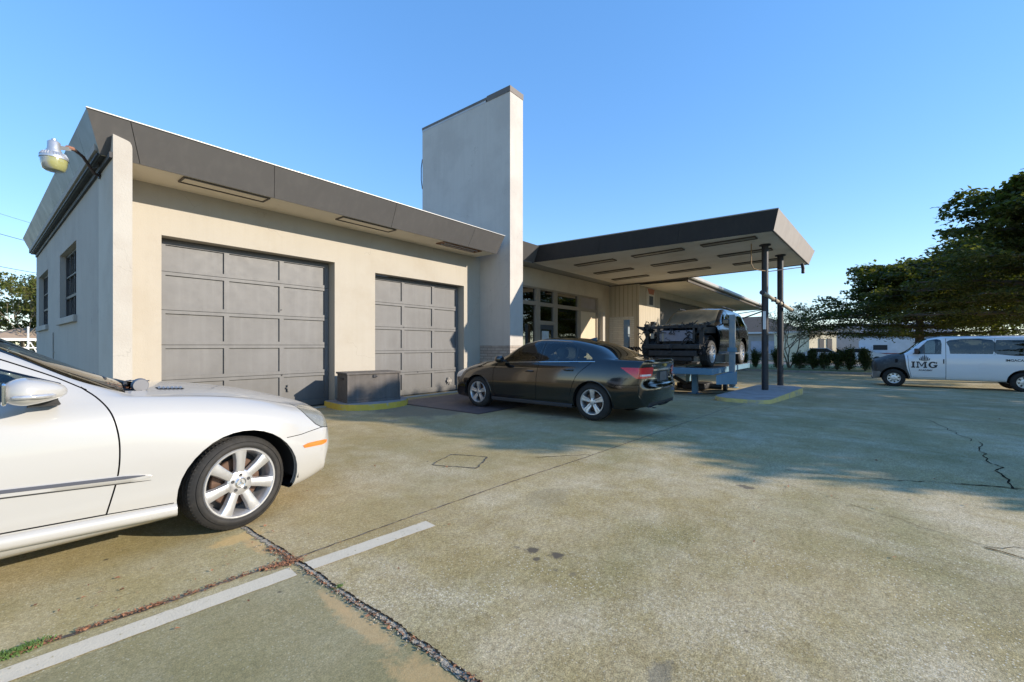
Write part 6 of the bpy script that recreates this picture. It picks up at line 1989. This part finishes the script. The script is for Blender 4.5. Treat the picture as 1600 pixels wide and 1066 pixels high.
twig_tree('crape_myrtle', 'small thin tree with sparse olive twigs behind the canopy columns', 1233, 31.5, 4.6, 1.25, 5, twig_leaf, 3000, lsize=.045)
left_leaf = foliage_mat('yellow green leaves', [(.055, .075, .015), (.085, .105, .022), (.13, .14, .035), (.17, .15, .05)], .35)
twig_tree('street_tree', 'yellow green tree behind the far left corner of the garage', 20, 36, 6.0, 1.3, 8, left_leaf, 9000, z=-.6, lsize=.13)
twig_tree('street_tree', 'taller loose tree touching the garage back corner', 47, 33, 7.0, .8, 13, left_leaf, 7000, z=-.6, lsize=.11)

# low hedge line and far woods: no one could count them
def wood(name, px0, px1, d, h, seed, label, n=9000):
    rn = np.random.default_rng(seed)
    v = []
    for k in range(n):
        px = px0 + (px1 - px0) * rn.random(); dd = d * (1 + .12 * rn.random()); x, y = at(px, dd)
        top = h * (.6 + .4 * math.sin(px * .07 + seed) * math.sin(px * .023 + 1)) + rn.normal() * .4
        v.append((x, y, -.6 + max(.1, top) * rn.random() ** .7))
    o = leaf_cloud(name, np.array(v), .45, leaf_big, None, flat=0, seed=seed)
    tag(o, label, 'trees', kind='stuff')
wood('distant_woods', 1300, 2300, 120, 7, 2, 'far line of dark trees behind the buildings')
wood('distant_treeline', -400, 70, 110, 7, 5, 'far dark tree line left of the garage', 6000)

# ------------------------------------------------------------------ far buildings
brown_roof = mat('brown shingle roof', (.10, .078, .06), .95, var=.15, vsc=3)
white_w = mat('white trim paint', (.6, .6, .6), .7, var=.05)
win_blue = mat('pale sky-lit window', (.25, .32, .42), .15, coat=1)
def frame_at(px, d, rz=0):
    x, y = at(px, d); return x, y
def house(label, cat, x, y, rz, L, W, H, wall_m, roof_m, roof='hip', rh=1.6, over=.4, name='far_house', wins=(), z=-.55):
    root = thing(name, label, cat, (x, y, z), R(rz))
    b = MB(); b.box(-L / 2, L / 2, -W / 2, W / 2, 0, H); wl = b.build('wall', wall_m, root)
    b = MB(); l, w = L / 2 + over, W / 2 + over
    if roof == 'hip':
        k = max(l - w, .3)
        b.add([(-l, -w, H), (l, -w, H), (l, w, H), (-l, w, H), (-k, 0, H + rh), (k, 0, H + rh)], [(0, 1, 5, 4), (1, 2, 5), (2, 3, 4, 5), (3, 0, 4), (3, 2, 1, 0)])
    elif roof == 'gable':
        b.add([(-l, -w, H), (l, -w, H), (l, w, H), (-l, w, H), (-l, 0, H + rh), (l, 0, H + rh)], [(0, 1, 5, 4), (1, 2, 5), (2, 3, 4, 5), (3, 0, 4), (3, 2, 1, 0)])
    else:
        b.box(-l, l, -w, w, H, H + .18)
    b.build('roof', roof_m, root)
    if roof != 'flat':
        b = MB(); b.box(-l, l, -w - .02, -w + .04, H - .22, H - .01); b.box(-l - .02, -l + .04, -w + .04, w, H - .22, H - .01); b.build('eave_trim', white_w, root)
    for (side, a, c, z0, z1, m_) in wins:
        b = MB()
        if side == 'f': b.box(a, c, -W / 2 - .06, -W / 2 - .001, z0, z1)
        else: b.box(-L / 2 - .06, -L / 2 - .001, a, c, z0, z1)
        wd = b.build('window', m_, root)
        b = MB()
        if side == 'f': b.box(a - .08, c + .08, -W / 2 - .09, -W / 2 - .061, z0 - .08, z0 - .001)
        else: b.box(-L / 2 - .09, -L / 2 - .061, a - .08, c + .08, z0 - .08, z0 - .001)
        b.build('sill', white_w, wd)
    return root
dk = mat('dark red window trim', (.13, .04, .035), .7)
x, y = at(1150, 60)
house('brown hip roofed building beyond the bushes behind the SUV', 'building', x + 3, y - 1, -90, 14, 10, 3.6, mat('grey beige wall', (.33, .30, .27), .8), brown_roof, rh=2.3, wins=[('f', -1.9, -.3, .9, 2.4, win_blue), ('f', 1.2, 2.8, .9, 2.4, win_blue), ('f', 3.2, 4.8, .9, 2.4, win_blue), ('f', -5, -3.6, .9, 2.4, win_blue)])
x, y = at(1253, 48)
house('small sunlit cream building behind the bare tree', 'building', x + 2.2, y, -42, 3.4, 5, 3.2, mat('sunlit cream wall', (.62, .53, .36), .8), mat('flat tan roof', (.4, .36, .28), .8), roof='flat', over=.1, wins=[('f', -.5, .1, .8, 2.6, M['black_trim']), ('f', .5, 1.1, .8, 2.6, M['black_trim'])])
x, y = at(1297, 56)
house('grey flat roofed warehouse with a cream end wall', 'building', x + 3, y + 1.2, -78, 7.4, 6, 3.9, mat('grey warehouse wall', (.34, .32, .31), .8), mat('grey roof edge', (.22, .2, .19), .8), roof='flat', over=.12, wins=[('f', -3.4, -1.2, .2, 2.7, M['black_trim'])])
x, y = at(1335, 90)
house('low pale building far off between the warehouse and the big tree', 'building', x, y, -90, 12, 6, 2.4, mat('pale wall', (.5, .5, .5), .8), mat('pale metal roof', (.5, .52, .54), .6), roof='gable', rh=.9)
x, y = at(1392, 62)
house('blue grey two window house seen under the big tree', 'building', x + 3, y, -90, 12, 8, 3.6, mat('blue grey siding', (.25, .29, .35), .8), mat('grey shingles', (.22, .22, .24), .9), roof='gable', rh=1.6, wins=[('f', -3.6, -2.6, 1.5, 2.9, white_w), ('f', -1.9, -.9, 1.5, 2.9, white_w), ('f', 1.2, 2.2, 1.5, 2.9, white_w)])
x, y = at(1330, 46)
house('tan walled shed partly hidden by the wrecked SUV and rack', 'building', *at(1130, 75), -90, 8, 8, 3, mat('tan shed wall', (.4, .35, .28), .8), brown_roof, rh=1.5)
# camper trailer
x, y = at(1402, 44)
rv = thing('camper_trailer', 'white camper trailer parked behind the nose of the van', 'trailer', (x, y, -.5), R(-90))
b = MB(); b.prism([(-3.0, .55), (-2.8, .45), (2.9, .45), (3.1, .9), (3.0, 2.3), (2.6, 2.55), (-2.7, 2.55), (-3.05, 2.2)], 'y', -1.1, 1.1); b.build('camper_body', mat('camper white', (.62, .64, .68), .5), rv)
b = MB(); b.box(-1.9, -.8, -1.13, -1.101, 1.35, 1.85); b.build('window', M['black_trim'], rv)
b = MB(); b.box(.9, 1.6, -1.13, -1.101, .6, 2.3); b.build('door', white_w, rv)
b = MB(); b.box(-2.9, 2.9, -1.115, -1.101, .95, 1.05); b.build('stripe', mat('red brown stripe', (.3, .1, .08), .5), rv)
for xx in (-.5, .45):
    b = MB(); b.lathe([(0, -1.12), (.30, -1.12), (.34, -1.05), (.34, -.9)], 'y', (xx, 0, .34), 18); b.build('wheel', rubber, rv)
# parked cars glimpsed through the bushes
def far_car(label, px, d, rz, paint, h=1.45):
    x, y = at(px, d); root = thing('distant_car', label, 'car', (x, y, -.41), R(rz))
    b = MB(); b.prism([(-2.2, .28), (-2.25, .75), (-2.1, .95), (-1.5, .98), (-.9, h - .02), (.5, h), (1.2, 1.0), (2.05, .85), (2.25, .6), (2.2, .28)], 'y', -.85, .85); b.build('body', paint, root)
    b = MB(); b.prism([(-1.35, 1.0), (-.85, h - .07), (.45, h - .06), (1.05, 1.0)], 'y', -.86, .86); b.build('window', M['dark'], root)
    for xx in (-1.35, 1.35):
        for yy in (-.86, .70):
            b = MB(); b.lathe([(0, yy), (.31, yy), (.31, yy + .16), (0, yy + .16)], 'y', (xx, 0, .31), 18); b.build('wheel', rubber, root)
far_car('pale car glimpsed between bushes below the warehouse', 1283, 47, -82, car_paint('silver far', (.4, .42, .45)))
far_car('light car glimpsed just left of the van nose', 1345, 45, -95, car_paint('white far', (.6, .6, .6)))
far_car('blue grey car under the warehouse windows', 1300, 49, -90, car_paint('blue far', (.08, .11, .17)))
# left background: tan roofed carport, white post, boat trailer frame
x, y = at(46, 34)
cp = thing('carport', 'open carport with a tan tiled roof behind the garage corner', 'carport', (x, y, -.6), R(10))
b = MB(); b.add([(-2.6, -2.2, 2.45), (2.6, -2.2, 2.45), (2.6, 2.2, 2.45), (-2.6, 2.2, 2.45), (-.6, 0, 3.25), (.6, 0, 3.25)], [(0, 1, 5, 4), (1, 2, 5), (2, 3, 4, 5), (3, 0, 4), (3, 2, 1, 0)]); b.build('roof', mat('tan shingles', (.36, .27, .20), .9), cp)
b = MB(); b.box(-2.6, 2.6, -2.22, -2.16, 2.25, 2.44); b.build('eave_trim', white_w, cp)
for xx in (-2.4, 2.4):
    for yy in (-2.0, 2.0):
        b = MB(); b.box(xx - .06, xx + .06, yy - .06, yy + .06, 0, 2.4); b.build('post', white_w, cp)
b = MB(); b.box(-2.3, 2.3, 1.0, 1.9, 0, 1.5); b.box(-1.5, .5, -.8, .8, 0, 1.1); b.build('stored_clutter', M['black_trim'], cp)
x, y = at(44, 27)
wp_ = thing('vent_post', 'thin white post standing before the carport', 'post', (x, y, -.6)); b = MB(); b.tube([(0, 0, 0), (0, 0, 3.0)], .045, 8); b.build('shaft', M['white_pole'], wp_); b = MB(); b.lathe([(0, 3.0), (.06, 3.0), (.06, 3.06), (0, 3.08)], 'z', (0, 0, 0), 10); b.build('cap', M['white_pole'], wp_)
x, y = at(14, 24)
bt = thing('lattice_frame', 'white tubular trailer frame behind the white sedan', 'trailer', (x, y, -.6), R(20))
b = MB()
for zz in (1.35, 1.75): b.tube([(-3, 0, zz), (2, 0, zz + .02)], .04, 6)
for k in range(7): b.tube([(-3 + .7 * k, 0, 1.35), (-2.65 + .7 * k, 0, 1.75 + (.35 if k % 3 == 2 else 0))], .03, 5); b.tube([(-2.65 + .7 * k, 0, 1.75 + (.35 if k % 3 == 2 else 0)), (-2.3 + .7 * k, 0, 1.35)], .03, 5)
b.build('truss', M['white_pole'], bt)
b = MB(); b.box(-3, 2, -.5, .5, .5, .62); b.tube([(-2.5, 0, 0), (-2.5, 0, 1.35)], .04, 6); b.tube([(1.5, 0, 0), (1.5, 0, 1.35)], .04, 6); b.build('trailer_bed', M['galv'], bt)
# utility wires passing behind the garage
for (pa, pb, d0, d1, z0, z1, lab) in [((-60), 120, 34, 40, 12.6, 11.4, 'thin wire highest in the sky left of the garage'), ((-60), 120, 34, 40, 10.9, 9.8, 'black wire second from the top left of the garage'),
                                      ((-60), 120, 34, 40, 8.1, 7.4, 'black wire third from the top left of the garage'), ((-60), 120, 34, 40, 7.35, 6.9, 'lowest thin wire left of the garage')]:
    x0, y0 = at(pa, d0); x1, y1 = at(pb, d1)
    b = MB(); pts = []
    for k in range(13):
        s_ = k / 12; pts.append((x0 + (x1 - x0) * s_, y0 + (y1 - y0) * s_, z0 + (z1 - z0) * s_ - .5 * 4 * s_ * (1 - s_) * .2))
    b.tube(pts, .022 if 'black' in lab else .012, 5); tag(b.build('utility_wire', M['black_trim']), lab, 'wire', 'overhead wires left of the garage')
